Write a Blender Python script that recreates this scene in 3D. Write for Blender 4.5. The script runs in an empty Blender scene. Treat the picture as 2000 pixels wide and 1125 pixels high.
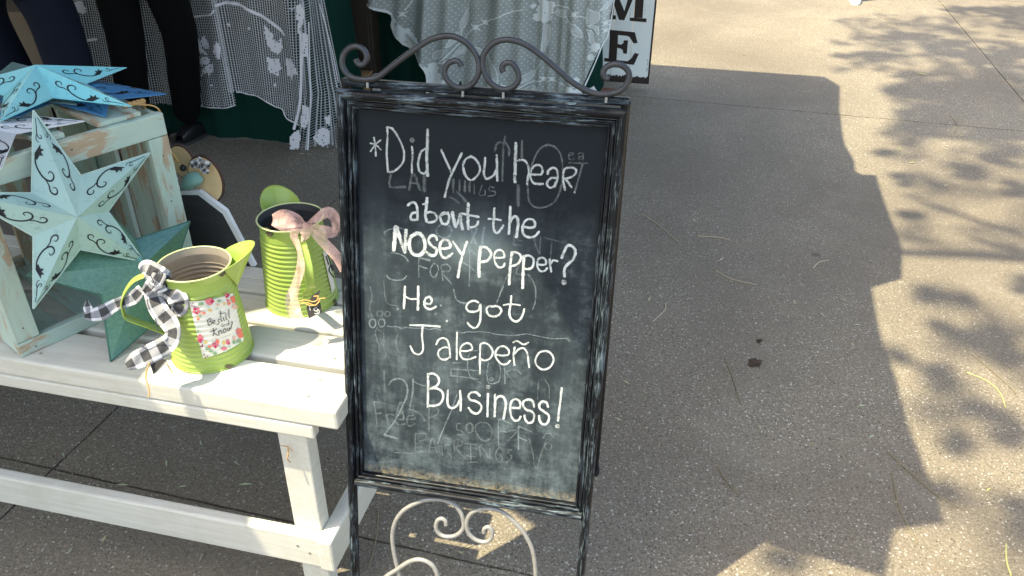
import bpy, math, random
import numpy as np
from mathutils import Vector
random.seed(7); rng = np.random.default_rng(7)
sc = bpy.context.scene
A = np.array

# ------------------------------------------------------------------ camera
F, PITCH, ROLL, CH = 1586.444, math.radians(31.568), math.radians(0.5246), 1.5
CAM = A([0., 0., CH])
fw = A([0, math.cos(PITCH), -math.sin(PITCH)]); _r = A([1., 0, 0]); _u = np.cross(_r, fw)
rt = math.cos(ROLL)*_r + math.sin(ROLL)*_u; up = -math.sin(ROLL)*_r + math.cos(ROLL)*_u
cd = bpy.data.cameras.new('camera'); cam = bpy.data.objects.new('camera', cd)
sc.collection.objects.link(cam); sc.camera = cam
cd.sensor_width = 36; cd.lens = F*36/2000; cd.clip_start = .05; cd.clip_end = 2000
from mathutils import Matrix
M4 = Matrix([[rt[0], up[0], -fw[0], 0], [rt[1], up[1], -fw[1], 0], [rt[2], up[2], -fw[2], CH], [0, 0, 0, 1]])
cam.matrix_world = M4

# ------------------------------------------------------------------ light
AZ, EL = math.radians(17.5), math.radians(67.6)          # the way the sunlight travels, and its height
LD = A([math.cos(AZ)*math.cos(EL), math.sin(AZ)*math.cos(EL), -math.sin(EL)])
w = bpy.data.worlds.new('World'); sc.world = w; w.use_nodes = True
nt = w.node_tree; bg = nt.nodes['Background']
sky = nt.nodes.new('ShaderNodeTexSky'); sky.sky_type = 'NISHITA'; sky.sun_disc = False
sky.sun_elevation = EL
sky.sun_rotation = math.atan2(-LD[0], -LD[1])
sky.dust_density = 2.5; sky.ozone_density = .8
wb = nt.nodes.new('ShaderNodeMix'); wb.data_type = 'RGBA'; wb.blend_type = 'MULTIPLY'; wb.inputs[0].default_value = 1.
wb.inputs[7].default_value = (1., .945, .83, 1)            # the camera's warm white balance
nt.links.new(sky.outputs[0], wb.inputs[6]); nt.links.new(wb.outputs[2], bg.inputs[0]); bg.inputs[1].default_value = 0.15
sl = bpy.data.lights.new('sun', 'SUN'); sl.energy = 3.1; sl.angle = math.radians(.5); sl.color = (1, .89, .62)
so = bpy.data.objects.new('sun', sl); sc.collection.objects.link(so)
so.rotation_euler = Vector(LD).to_track_quat('-Z', 'Y').to_euler(); so.location = (-3, -1, 8)
sc.view_settings.view_transform = 'Standard'; sc.view_settings.look = 'None'
sc.view_settings.gamma = 1; sc.view_settings.use_curve_mapping = False
sc.view_settings.exposure = 1.76
sc.render.resolution_x = 1024; sc.render.resolution_y = 576
sc.render.engine = 'CYCLES'

# ------------------------------------------------------------------ survey: sight lines of the 2000 px wide photograph met with real planes
def ray(x, y): return (x-1000)/F*rt - (y-562.5)/F*up + fw
def onz(x, y, z=0.): d = ray(x, y); return CAM + d*(z-CH)/d[2]
def onpl(x, y, P, n): d = ray(x, y); return CAM + d*(((P-CAM)@n)/(d@n))
def rel(crop, pts):
    x0, y0, s = crop
    return [(x0+x/s, y0+y/s) for x, y in pts]
Z3 = A([0, 0, 1.])
JD, KD = A([.968, -.2509, 0]), A([.2509, .968, 0])       # the pavement joints
BD, CD = A([.9753, -.2209, 0]), A([.2209, .9753, 0])     # along and across the bench
SD, DD = A([.982, -.1886, 0]), A([-.0365, -.1899, -.9811])   # across and down the chalkboard
SD /= np.linalg.norm(SD); DD /= np.linalg.norm(DD)
ND = np.cross(SD, DD); ND /= np.linalg.norm(ND)          # away from the viewer
ZB = .556                                                # bench top

# ------------------------------------------------------------------ mesh helpers
class MB:
    def __init__(s): s.v = []; s.f = []; s.uv = []
    def add(s, vs, fs, uvs=None):
        o = len(s.v); s.v += [tuple(map(float, p)) for p in vs]
        s.uv += [tuple(u) for u in uvs] if uvs is not None else [(0., 0.)]*len(vs)
        s.f += [tuple(i+o for i in f) for f in fs]; return s
    def box(s, o, a, b, c):
        o, a, b, c = map(A, (o, a, b, c))
        vs = [o, o+a, o+a+b, o+b, o+c, o+a+c, o+a+b+c, o+b+c]
        fs = [(0, 3, 2, 1), (4, 5, 6, 7), (0, 1, 5, 4), (1, 2, 6, 5), (2, 3, 7, 6), (3, 0, 4, 7)]
        if np.dot(np.cross(a, b), c) < 0: fs = [f[::-1] for f in fs]
        return s.add(vs, fs)
    def prism(s, poly, n):
        poly = [A(p) for p in poly]; n = A(n); k = len(poly)
        nn = sum((np.cross(poly[i], poly[(i+1) % k]) for i in range(k)), np.zeros(3))
        if nn@n < 0: poly = poly[::-1]
        return s.add(poly+[p+n for p in poly], [tuple(range(k))[::-1], tuple(range(k, 2*k))] + [(i, (i+1) % k, k+(i+1) % k, k+i) for i in range(k)])
    def sheet(s, poly, n=None):
        return s.add(poly, [tuple(range(len(poly)))])
    def tube(s, pts, rad, n=8, cap=True, flat=1., side=None):
        pts = [A(p, ) for p in pts]; m = len(pts)
        rad = [rad]*m if np.isscalar(rad) else rad
        T = [pts[min(i+1, m-1)]-pts[max(i-1, 0)] for i in range(m)]
        T = [t/(np.linalg.norm(t)+1e-12) for t in T]
        N = A(side, dtype=float) if side is not None else (A([0, 0, 1.]) if abs(T[0][2]) < .9 else A([1., 0, 0]))
        vs = []; L = 0; uvs = []
        for i in range(m):
            N = N-T[i]*(N@T[i]); N /= np.linalg.norm(N)+1e-12; Bn = np.cross(T[i], N)
            if i: L += np.linalg.norm(pts[i]-pts[i-1])
            for k in range(n):
                a = 2*math.pi*k/n; vs.append(pts[i]+rad[i]*(math.cos(a)*N*flat+math.sin(a)*Bn)); uvs.append((k/n, L))
        fs = [(i*n+k, i*n+(k+1) % n, (i+1)*n+(k+1) % n, (i+1)*n+k) for i in range(m-1) for k in range(n)]
        if cap: fs += [tuple(range(n))[::-1], tuple(range((m-1)*n, m*n))]
        return s.add(vs, fs, uvs)
    def grid(s, P, nu, nv, UV=None, wrap=False):
        vs = [P(i/nu, j/nv) for j in range(nv+1) for i in range(nu+1)]
        uv = [(UV(i/nu, j/nv) if UV else (i/nu, j/nv)) for j in range(nv+1) for i in range(nu+1)]
        q = nu+1
        return s.add(vs, [(j*q+i, j*q+i+1, (j+1)*q+i+1, (j+1)*q+i) for j in range(nv) for i in range(nu)], uv)
    def ball(s, c, r, nu=14, nv=9, sq=(1, 1, 1)):
        c = A(c); vs = []; fs = []
        for j in range(nv+1):
            for i in range(nu):
                t = math.pi*j/nv; a = 2*math.pi*i/nu
                vs.append(c+r*A([math.sin(t)*math.cos(a)*sq[0], math.sin(t)*math.sin(a)*sq[1], math.cos(t)*sq[2]]))
        for j in range(nv):
            for i in range(nu): fs.append((j*nu+i, (j+1)*nu+i, (j+1)*nu+(i+1) % nu, j*nu+(i+1) % nu))
        return s.add(vs, fs)

def mk(name, mb, mat, parent=None, smooth=False, bevel=0, label=None, shade_angle=None, solid=0, seg=2):
    me = bpy.data.meshes.new(name)
    org = A(parent['org']) if parent is not None else np.zeros(3)
    me.from_pydata([tuple(A(v)-org) for v in mb.v], [], mb.f)
    uvl = me.uv_layers.new(name='UVMap')
    if len(me.loops):
        li = np.empty(len(me.loops), dtype=np.int32); me.loops.foreach_get('vertex_index', li)
        uvl.data.foreach_set('uv', A(mb.uv, dtype=np.float32)[li].ravel())
    me.validate(); me.update()
    me.materials.append(mat)
    if smooth: me.shade_smooth()
    o = bpy.data.objects.new(name, me); sc.collection.objects.link(o)
    if parent is not None: o.parent = parent; o['org'] = parent['org']
    else: o['org'] = (0., 0., 0.)
    if label: o['label'] = label
    if bevel:
        m = o.modifiers.new('bevel', 'BEVEL'); m.width = bevel; m.segments = seg; m.limit_method = 'ANGLE'; m.angle_limit = math.radians(40)
    if solid:
        m = o.modifiers.new('solid', 'SOLIDIFY'); m.thickness = solid; m.offset = 0
    return o
def thing(name, label, cat, loc, group=None):
    o = bpy.data.objects.new(name, None); sc.collection.objects.link(o); o.location = tuple(map(float, loc))
    o['org'] = tuple(map(float, loc)); o['label'] = label; o['category'] = cat; o.empty_display_size = .05
    if group: o['group'] = group
    return o
def tag(o, label, cat, group=None):
    o['label'] = label; o['category'] = cat
    if group: o['group'] = group
    return o
def struct(o, kind='structure'): o['kind'] = kind; return o

def smooth_path(pts, n=6):
    P = [A(p, dtype=float) for p in pts]
    if len(P) < 3: return P
    out = []
    for i in range(len(P)-1):
        p0 = P[i-1] if i else 2*P[0]-P[1]; p1, p2 = P[i], P[i+1]; p3 = P[i+2] if i+2 < len(P) else 2*P[-1]-P[-2]
        for k in range(n):
            t = k/n
            out.append(.5*((2*p1)+(-p0+p2)*t+(2*p0-5*p1+4*p2-p3)*t*t+(-p0+3*p1-3*p2+p3)*t**3))
    out.append(P[-1]); return out
def stroke(mb, pts, wid, mapf, jitter=0., n=5, taper=False):
    """pts in 2D; mapf turns 2D into 3D. A flat brush or chalk mark with round ends."""
    P = smooth_path(pts, n); m = len(P); L = []; R = []; uv = []; s = 0
    if m < 2: return
    T = [P[min(i+1, m-1)]-P[max(i-1, 0)] for i in range(m)]
    T = [t/(np.linalg.norm(t)+1e-9) for t in T]
    P = [P[0]-T[0]*wid*.35]+P+[P[-1]+T[-1]*wid*.35]; T = [T[0]]+T+[T[-1]]; m += 2
    for i, (p, t) in enumerate(zip(P, T)):
        h = wid*.5*(1+jitter*(random.random()-.5))
        if i in (0, m-1): h *= .55
        if taper:
            x = i/(m-1); h *= max(.15, math.sin(math.pi*min(1, x*1.15+.05))) if taper is True else taper(x)
        nrm = A([-t[1], t[0]]); L.append(mapf(*(p+nrm*h))); R.append(mapf(*(p-nrm*h)))
        if i: s += np.linalg.norm(P[i]-P[i-1])
        uv += [(0, s*.01), (1, s*.01)]
    vs = [q for lr in zip(L, R) for q in lr]
    mb.add(vs, [(2*i, 2*i+1, 2*i+3, 2*i+2) for i in range(m-1)], uv)
def disc(mb, c, r, mapf, n=10, ry=None, wob=.12):
    ry = ry or r
    pts = [(c[0]+r*math.cos(2*math.pi*k/n)*(1+wob*(random.random()-.5)), c[1]+ry*math.sin(2*math.pi*k/n)*(1+wob*(random.random()-.5))) for k in range(n)]
    ctr = mapf(*c); vs = [ctr]+[mapf(*p) for p in pts]
    mb.add(vs, [(0, 1+k, 1+(k+1) % n) for k in range(n)])

# ------------------------------------------------------------------ material helpers
class Mat:
    def __init__(s, name, color=(.5, .5, .5), rough=.6, metal=0., spec=.5):
        s.m = bpy.data.materials.new(name); s.m.use_nodes = True; s.t = s.m.node_tree; s.b = s.t.nodes['Principled BSDF']
        s.out = s.t.nodes['Material Output']
        s.b.inputs['Base Color'].default_value = (*color, 1); s.b.inputs['Roughness'].default_value = rough
        s.b.inputs['Metallic'].default_value = metal; s.b.inputs['Specular IOR Level'].default_value = spec
    def n(s, typ, **kw):
        nd = s.t.nodes.new(typ)
        for k, v in kw.items():
            if isinstance(v, bpy.types.NodeSocket): s.t.links.new(v, nd.inputs[k])
            elif k in nd.inputs.keys(): nd.inputs[k].default_value = v
            else: setattr(nd, k, v)
        return nd
    def link(s, a, b): s.t.links.new(a, b)
    def pos(s): return s.n('ShaderNodeNewGeometry').outputs['Position']
    def uv(s): return s.n('ShaderNodeUVMap').outputs[0]
    def frame(s, a, b, c, sa=1, sb=1, sc_=1):
        """position measured along three world directions, each scaled: grain that follows the piece"""
        p = s.pos(); o = []
        for d, k in ((a, sa), (b, sb), (c, sc_)):
            nd = s.n('ShaderNodeVectorMath', operation='DOT_PRODUCT'); s.link(p, nd.inputs[0]); nd.inputs[1].default_value = tuple(A(d)*k)
            o.append(nd.outputs['Value'])
        cb = s.n('ShaderNodeCombineXYZ')
        for i in range(3): s.link(o[i], cb.inputs[i])
        return cb.outputs[0]
    def noise(s, vec, scale, detail=4, rough=.55, dist=0.):
        nd = s.n('ShaderNodeTexNoise'); s.link(vec, nd.inputs['Vector'])
        nd.inputs['Scale'].default_value = scale; nd.inputs['Detail'].default_value = detail; nd.inputs['Roughness'].default_value = rough
        nd.inputs['Distortion'].default_value = dist
        return nd.outputs['Fac']
    def ramp(s, fac, stops, interp='LINEAR'):
        nd = s.n('ShaderNodeValToRGB'); s.link(fac, nd.inputs[0]); cr = nd.color_ramp; cr.interpolation = interp
        while len(cr.elements) < len(stops): cr.elements.new(.5)
        for e, (p, c) in zip(cr.elements, stops):
            e.position = p; e.color = (*c, 1) if not np.isscalar(c) else (c, c, c, 1)
        return nd.outputs[0]
    def math(s, op, a, b=None, clamp=False):
        nd = s.n('ShaderNodeMath', operation=op); nd.use_clamp = clamp
        for i, x in enumerate((a, b)):
            if x is None: continue
            if isinstance(x, bpy.types.NodeSocket): s.link(x, nd.inputs[i])
            else: nd.inputs[i].default_value = x
        return nd.outputs[0]
    def mix(s, fac, a, b, blend='MIX'):
        nd = s.n('ShaderNodeMix', data_type='RGBA', blend_type=blend)
        for i, x in ((0, fac), (6, a), (7, b)):
            if isinstance(x, bpy.types.NodeSocket): s.link(x, nd.inputs[i])
            elif np.isscalar(x): nd.inputs[i].default_value = x if i == 0 else (x, x, x, 1)
            else: nd.inputs[i].default_value = (*x, 1)
        return nd.outputs[2]
    def color(s, c): s.link(c, s.b.inputs['Base Color']); return s
    def rough(s, c): s.link(c, s.b.inputs['Roughness']); return s
    def bump(s, h, strength=.3, dist=.001):
        nd = s.n('ShaderNodeBump'); s.link(h, nd.inputs['Height']); nd.inputs['Strength'].default_value = strength; nd.inputs['Distance'].default_value = dist
        s.link(nd.outputs[0], s.b.inputs['Normal']); return s
    def alpha(s, a): s.link(a, s.b.inputs['Alpha']); return s

def m_concrete():
    m = Mat('exposed_aggregate', rough=.85, spec=.35); p = m.pos()
    big = m.noise(p, 1.1, 5, .6); mid = m.noise(p, 7, 4, .6); fine = m.noise(p, 260, 3, .7)
    base = m.ramp(big, [(.3, (.235, .200, .140)), (.7, (.335, .295, .215))])
    base = m.mix(m.ramp(mid, [(.35, 0.), (.75, .55)]), base, (.205, .175, .145))
    base = m.mix(m.ramp(fine, [(.32, .95), (.60, 0.)]), base, (.085, .070, .054))
    sand = m.noise(p, 125, 3, .75); base = m.mix(m.ramp(sand, [(.30, .8), (.52, 0.)]), base, (.11, .095, .075)); base = m.mix(m.ramp(sand, [(.54, 0.), (.72, .75)]), base, (.50, .46, .37))
    v = m.n('ShaderNodeTexVoronoi'); m.link(p, v.inputs['Vector']); v.inputs['Scale'].default_value = 200; v.inputs['Randomness'].default_value = 1
    sp = m.n('ShaderNodeSeparateColor'); m.link(v.outputs['Color'], sp.inputs[0])
    stone = m.ramp(sp.outputs[0], [(0, (.10, .08, .06)), (.28, (.20, .165, .12)), (.6, (.27, .23, .18)), (.86, (.36, .32, .27)), (.93, (.66, .62, .55))], 'CONSTANT')
    inside = m.ramp(v.outputs['Distance'], [(.0, 1.), (.42, 1.), (.5, 0.)])
    keep = m.ramp(sp.outputs[1], [(0, .12), (.45, .6), (.8, 1.)])
    col = m.mix(m.math('MULTIPLY', m.math('MULTIPLY', inside, keep), .8), base, stone)
    v2 = m.n('ShaderNodeTexVoronoi'); m.link(p, v2.inputs['Vector']); v2.inputs['Scale'].default_value = 84
    s2 = m.n('ShaderNodeSeparateColor'); m.link(v2.outputs['Color'], s2.inputs[0])
    chip = m.math('MULTIPLY', m.ramp(s2.outputs[0], [(.84, 0.), (.86, .85)]), m.ramp(v2.outputs['Distance'], [(.18, 1.), (.30, 0.)]))
    col = m.mix(chip, col, (.62, .58, .52))
    pit = m.math('MULTIPLY', m.ramp(s2.outputs[2], [(.84, 0.), (.86, 1.)]), m.ramp(v2.outputs['Distance'], [(.15, 1.), (.24, 0.)]))
    col = m.mix(m.math('MULTIPLY', pit, .85), col, (.04, .035, .03))
    stain = m.noise(p, 2.6, 6, .7, .6)
    col = m.mix(m.ramp(stain, [(.60, 0.), (.78, .45)]), col, (.15, .10, .075))
    blot = m.noise(p, .55, 7, .62, .3); col = m.mix(m.ramp(blot, [(.40, .55), (.58, 0.)]), col, (.125, .105, .08)); col = m.mix(m.ramp(m.noise(p, 1.9, 6, .7, 1.), [(.56, 0.), (.74, .24)]), col, (.34, .31, .25))
    gum = m.n('ShaderNodeTexVoronoi'); m.link(p, gum.inputs['Vector']); gum.inputs['Scale'].default_value = 2.3
    col = m.mix(m.ramp(gum.outputs['Distance'], [(.03, .55), (.05, 0.)]), col, (.05, .045, .04))
    m.color(col)
    h = m.math('ADD', m.math('MULTIPLY', fine, .6), m.math('MULTIPLY', inside, .5))
    h = m.math('SUBTRACT', h, m.math('MULTIPLY', pit, 2.))
    m.bump(h, .55, .0016); return m.m
def m_white_wood(a, b):
    m = Mat('white_painted_wood', rough=.55); g = m.frame(a, b, Z3, 3, 60, 60)
    gr = m.noise(g, 2.2, 6, .65); d = m.noise(m.pos(), 9, 6, .65); q = m.noise(m.pos(), 55, 4, .7)
    c = m.mix(m.ramp(gr, [(.42, .0), (.72, .5)]), (.62, .61, .545), (.43, .41, .34))
    c = m.mix(m.ramp(d, [(.5, 0.), (.8, .55)]), c, (.42, .40, .31))
    c = m.mix(m.ramp(q, [(.70, 0.), (.76, .8)]), c, (.22, .17, .11))
    k2 = m.ramp(m.noise(m.frame(a, b, Z3, 4, 90, 90), 1.7, 5, .7, .5), [(.66, 0.), (.69, .7)])
    c = m.mix(m.math('MULTIPLY', k2, m.ramp(m.noise(m.pos(), 4, 3, .5), [(.45, 0.), (.6, 1.)])), c, (.30, .25, .18))
    m.color(c).bump(gr, .35, .0012); return m.m
def m_mint_wood(a, b, c3):
    m = Mat('distressed_mint_wood', rough=.7); g = m.frame(a, b, c3, 2.2, 45, 45)
    gr = m.noise(g, 2.0, 6, .6); pa = m.noise(m.frame(a, b, c3, 6, 24, 24), 1., 6, .68, .4); pb = m.noise(m.pos(), 3.2, 3, .5)
    paint = m.mix(m.noise(m.pos(), 14, 5, .6), (.36, .48, .43), (.46, .57, .50))
    paint = m.mix(m.ramp(gr, [(.5, 0.), (.75, .5)]), paint, (.34, .38, .33))
    wood = m.mix(gr, (.30, .215, .14), (.46, .36, .25))
    k = m.ramp(m.math('ADD', m.math('MULTIPLY', pa, .7), m.math('MULTIPLY', pb, .45)), [(.555, 0.), (.59, .35), (.605, .95)])
    m.color(m.mix(k, paint, wood)).bump(m.math('SUBTRACT', gr, m.math('MULTIPLY', k, .8)), .4, .0012); return m.m
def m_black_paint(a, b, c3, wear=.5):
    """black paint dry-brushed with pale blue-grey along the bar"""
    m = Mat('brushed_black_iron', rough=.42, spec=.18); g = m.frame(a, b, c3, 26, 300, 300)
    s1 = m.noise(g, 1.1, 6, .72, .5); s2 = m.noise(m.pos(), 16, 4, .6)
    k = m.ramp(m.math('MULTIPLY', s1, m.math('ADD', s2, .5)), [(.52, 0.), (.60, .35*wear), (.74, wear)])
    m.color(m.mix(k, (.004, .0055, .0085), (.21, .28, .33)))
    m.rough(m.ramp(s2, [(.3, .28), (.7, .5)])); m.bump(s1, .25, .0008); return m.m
def m_plain(name, c, rough=.6, metal=0, var=.25, scale=20, bump=0, spec=.5):
    m = Mat(name, rough=rough, metal=metal, spec=spec); nz = m.noise(m.pos(), scale, 4, .6)
    c = A(c); m.color(m.mix(nz, tuple(c*(1-var)), tuple(np.minimum(c*(1+var), .9))))
    if bump: m.bump(nz, bump, .001)
    return m.m

# ================================================================== SETTING: ground
MCON = m_concrete()
ground = mk('ground', MB().box((-200, -200, -.16), (400, 0, 0), (0, 400, 0), (0, 0, .14)), MCON); struct(ground)
pave = bpy.data.objects.new('pavement', None); sc.collection.objects.link(pave); pave['kind'] = 'structure'; pave['org'] = (0., 0., 0.)
mdirt = m_plain('joint_dirt', (.022, .018, .014), .95, scale=60)
joint = MB()
J0, K0, JS, KS, GAP = -1.524, 1.187, 3.21, 3.40, .0062
def jk(j, k, z): return JD*j + KD*k + Z3*z
joint.prism([jk(J0-4*JS, K0-3*KS, -.02), jk(J0+5*JS, K0-3*KS, -.02), jk(J0+5*JS, K0+6*KS, -.02), jk(J0-4*JS, K0+6*KS, -.02)], Z3*.012)
mk('joint_filler', joint, mdirt, pave)
for i in range(-3, 4):
    for k in range(-2, 5):
        a, b = J0+i*JS+GAP/2, J0+(i+1)*JS-GAP/2; c, d = K0+k*KS+GAP/2, K0+(k+1)*KS-GAP/2
        # joint edges are chipped: the outline wanders by a millimetre or two
        pts = []
        for (p, q), (r, s) in (((a, c), (b, c)), ((b, c), (b, d)), ((b, d), (a, d)), ((a, d), (a, c))):
            for t in range(60):
                t /= 60; pts.append(jk(p+(r-p)*t+random.uniform(-.0014, .0014), q+(s-q)*t+random.uniform(-.0014, .0014), -.008))
        mk('slab', MB().prism(pts, Z3*.008), MCON, pave)

# ================================================================== BENCH
BC = onz(639, 803, ZB)                                    # its front right top corner
def bq(x, y, z): return A([BC[0], BC[1], 0]) + BD*x*.987 + CD*y*.987 + Z3*z
bench = thing('bench', 'white painted slatted wooden bench carrying the crate and both green pitchers', 'bench', bq(-.6, .22, 0))
MWX = m_white_wood(BD, CD); MWY = m_white_wood(CD, BD); MWZ = m_white_wood(Z3, BD)
def bbox(name, x0, x1, y0, y1, z0, z1, mat, bev=.003, label=None):
    return mk(name, MB().box(bq(x0, y0, z0), BD*(x1-x0), CD*(y1-y0), Z3*(z1-z0)), mat, bench, bevel=bev, label=label)
TT = .043
for y0, y1, x1 in ((0, .108, -.003), (.127, .222, .001), (.2335, .330, -.002), (.343, .389, .001), (.392, .442, 0)):
    bbox('plank', -1.5, x1, y0, y1, ZB-TT, ZB, MWX, .005)
for xx in (0, -1.36):
    bbox('leg', -.126+xx, -.066+xx, .024, .062, 0, ZB-TT-.001, MWZ, .003)
    bbox('leg', -.126+xx, -.066+xx, .388, .426, 0, ZB-TT-.001, MWZ, .003)
    bbox('cross_rail', -.0655+xx, -.033+xx, -.004, .43, .121, .208, MWY, .005)
    bbox('cross_bearer', -.112+xx, -.080+xx, .064, .386, ZB-TT-.05, ZB-TT-.001, MWY, .003)
bbox('apron', -1.48, -.053, .0, .0235, .481, ZB-TT-.0015, MWX, .004)
bbox('apron', -1.48, -.053, .428, .442, .481, ZB-TT-.0015, MWX, .004)
bbox('stretcher', -1.48, -.067, -.002, .0235, .126, .212, MWX, .005)
msc = m_plain('dull_screw', (.30, .29, .27), .5, .5)
for xx in (-.05, -.62, -1.2):
    for yy in (.03, .08, .15, .20, .26, .305, .366, .415):
        mk('screw', MB().tube([bq(xx, yy, ZB-.001), bq(xx, yy, ZB+.0006)], .0032, 10), msc, bench)
for xx in (-.085, -.11): mk('screw', MB().tube([bq(xx, .001, .165 if xx > -.1 else .18), bq(xx, -.0026, .165 if xx > -.1 else .18)], .003, 10), msc, bench)
st = MB()
kn = onpl(562, 872, bq(0, .018, 0), CD)
st.tube([kn, kn+A([.001, -.006, -.012]), kn+A([-.002, -.009, -.024]), kn+A([.002, -.006, -.036])], [.0012, .002, .0015, .0008], 6)
st.tube([kn+A([-.012, -.004, .006]), kn, kn+A([.01, -.005, -.008])], .0009, 5)
mk('string_knot', st, m_plain('jute', (.42, .27, .12), .9, scale=200), bench)

# ================================================================== CHALKBOARD SIGN
TOP = onz(1229, 200, 1.10)                                # front frame, top right corner
SW = .4665
def bp(a, d, n=0.): return TOP - SD*(SW-a) + DD*d + ND*n  # a from the left edge, d down, n back
FOOT = onz(1165, 925, 0)
sign = thing('chalkboard_sign', 'black framed standing chalkboard with a handwritten pepper joke and scroll ironwork', 'chalkboard', A([*((bp(.23, 1.12)+FOOT)[:2]/2), 0]))
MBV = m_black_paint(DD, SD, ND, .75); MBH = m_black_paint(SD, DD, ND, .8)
MIR = m_plain('grey_iron', (.040, .044, .052), .40, .4, .45, 60, .3)
def bar(name, p, q, axis, wv, depth, mat, prof='round', lab=None):
    """a moulded bar from p to q; wv = width vector; bulges towards the viewer"""
    p, q, wv = A(p), A(q), A(wv); wl = np.linalg.norm(wv); n = 9
    pr = []
    for i in range(n):
        t = i/(n-1); pr.append(wv*t - ND*depth*math.sin(math.pi*t)**(.6))
    pr += [wv+ND*.010, ND*.010]
    mb = MB(); k = len(pr)
    m = 2
    # the ends are mitred where the caller asks
    a0, a1 = axis
    L = (q-p)/np.linalg.norm(q-p)
    vs = []
    for e, (o, mi) in enumerate(((p, a0), (q, a1))):
        for v in pr:
            t = (v@wv)/(wl*wl); vs.append(o+v+L*mi*t*wl*(1 if e == 0 else -1))
    fs = [(i, (i+1) % k, k+(i+1) % k, k+i) for i in range(k)]+[tuple(range(k))[::-1], tuple(range(k, 2*k))]
    mb.add(vs, fs)
    # consistent outward normals
    o = mk(name, mb, mat, sign)
    import bmesh
    bm = bmesh.new(); bm.from_mesh(o.data); bmesh.ops.recalc_face_normals(bm, faces=bm.faces); bm.to_mesh(o.data); bm.free()
    return o
d0, d1 = .011, .755                                       # top and bottom of the board's frame
legd = 1.121
rings = [(.000, .0155, .0075, 0), (.0165, .0065, .003, .003), (.0240, .0058, .0035, .005)]
for off, wd, dp, back in rings:
    a, b = off, SW-off; c, d = d0+off*1.02, d1-off*.95
    if off == 0:
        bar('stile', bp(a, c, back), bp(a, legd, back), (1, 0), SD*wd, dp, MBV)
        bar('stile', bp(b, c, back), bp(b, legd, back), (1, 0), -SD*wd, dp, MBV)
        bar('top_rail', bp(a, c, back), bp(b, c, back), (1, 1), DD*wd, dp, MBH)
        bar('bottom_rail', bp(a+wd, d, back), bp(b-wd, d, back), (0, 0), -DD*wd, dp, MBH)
    else:
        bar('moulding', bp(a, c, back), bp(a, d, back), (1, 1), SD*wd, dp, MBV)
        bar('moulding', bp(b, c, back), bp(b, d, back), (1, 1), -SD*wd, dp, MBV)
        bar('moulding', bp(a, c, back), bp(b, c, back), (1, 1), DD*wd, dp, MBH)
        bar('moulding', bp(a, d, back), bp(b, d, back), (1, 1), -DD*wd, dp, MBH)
# the slate
m = Mat('chalkboard_slate', rough=.5, spec=.08); fr = m.frame(SD, DD, ND)
sp = m.n('ShaderNodeSeparateXYZ'); m.link(fr, sp.inputs[0])
dtop = float(TOP@DD); atop = float((TOP-SD*SW)@SD)
dd = m.math('SUBTRACT', sp.outputs[1], dtop); aa = m.math('SUBTRACT', sp.outputs[0], atop)
vert = m.noise(m.frame(SD, DD, ND, 34, 4, 1), 1., 6, .65); cl = m.noise(fr, 9, 6, .7, .5); fi = m.noise(fr, 120, 5, .75); sm = m.noise(m.frame(SD, DD, ND, 6, 30, 1), 1., 5, .7, .8)
low = m.ramp(dd, [(.12, .10), (.22, .42), (.40, .46), (.60, .52), (.74, .62)])
dust = m.math('MULTIPLY', low, m.math('ADD', m.math('MULTIPLY', vert, 1.0), m.math('MULTIPLY', cl, .9)))
dust = m.math('MULTIPLY', dust, m.math('ADD', m.math('MULTIPLY', sm, .7), .55))
dust = m.ramp(m.math('MULTIPLY', dust, m.math('ADD', m.math('MULTIPLY', m.noise(fr, 28, 5, .75), 1.6), .2)), [(.20, .02), (.40, .11), (.58, .40), (.88, 1.)])
def gauss(a0, d0_, sa, sd, amp):
    x = m.math('DIVIDE', m.math('SUBTRACT', aa, a0), sa); y = m.math('DIVIDE', m.math('SUBTRACT', dd, d0_), sd)
    r = m.math('ADD', m.math('MULTIPLY', x, x), m.math('MULTIPLY', y, y))
    return m.math('MULTIPLY', m.math('POWER', 2.718, m.math('MULTIPLY', r, -1)), amp)
glare_haze = m.math('MULTIPLY', gauss(.235, .250, .06, .04, .6), m.math('ADD', cl, .45))      # sun glare painted in the upper middle, with rubbed chalk haze
glare_haze = m.math('ADD', glare_haze, m.math('MULTIPLY', gauss(.405, .60, .03, .16, .25), m.math('ADD', vert, .2)))
glare_haze = m.math('ADD', glare_haze, m.math('MULTIPLY', gauss(.16, .45, .13, .16, .16), m.math('ADD', vert, .2)))
glare_haze = m.math('ADD', glare_haze, m.math('MULTIPLY', gauss(.06, .30, .02, .12, .16), m.math('ADD', vert, .2)))
dust = m.math('ADD', dust, glare_haze, True)
c = m.mix(dust, (.0075, .0105, .0155), (.175, .225, .245))
grit = m.math('MULTIPLY', m.ramp(fi, [(.55, 0.), (.66, 1.)]), m.ramp(cl, [(.52, 0.), (.68, 1.)]))
grit = m.math('MULTIPLY', grit, m.ramp(dd, [(.3, 0.), (.45, .7), (.75, 1.)]))
c = m.mix(m.math('MULTIPLY', grit, .85), c, (.020, .016, .010))
edge = m.ramp(dd, [(.705, 0.), (.732, .85)])
c = m.mix(m.math('MULTIPLY', edge, m.ramp(fi, [(.4, 0.), (.6, 1.)])), c, (.33, .27, .17))
m.color(c); m.rough(m.ramp(dust, [(0, .33), (.5, .8)])); m.bump(fi, .12, .0005)
PN = .0115
pn = MB().box(bp(.028, d0+.028, PN), SD*(SW-.056), DD*(d1-d0-.056), ND*.004)
mk('slate_panel', pn, m.m, sign)
def bmap(x, y): return onpl(x, y, bp(0, 0, PN-.0006), ND)
def bmap2(x, y): return onpl(x, y, bp(0, 0, PN-.0003), ND)
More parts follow.
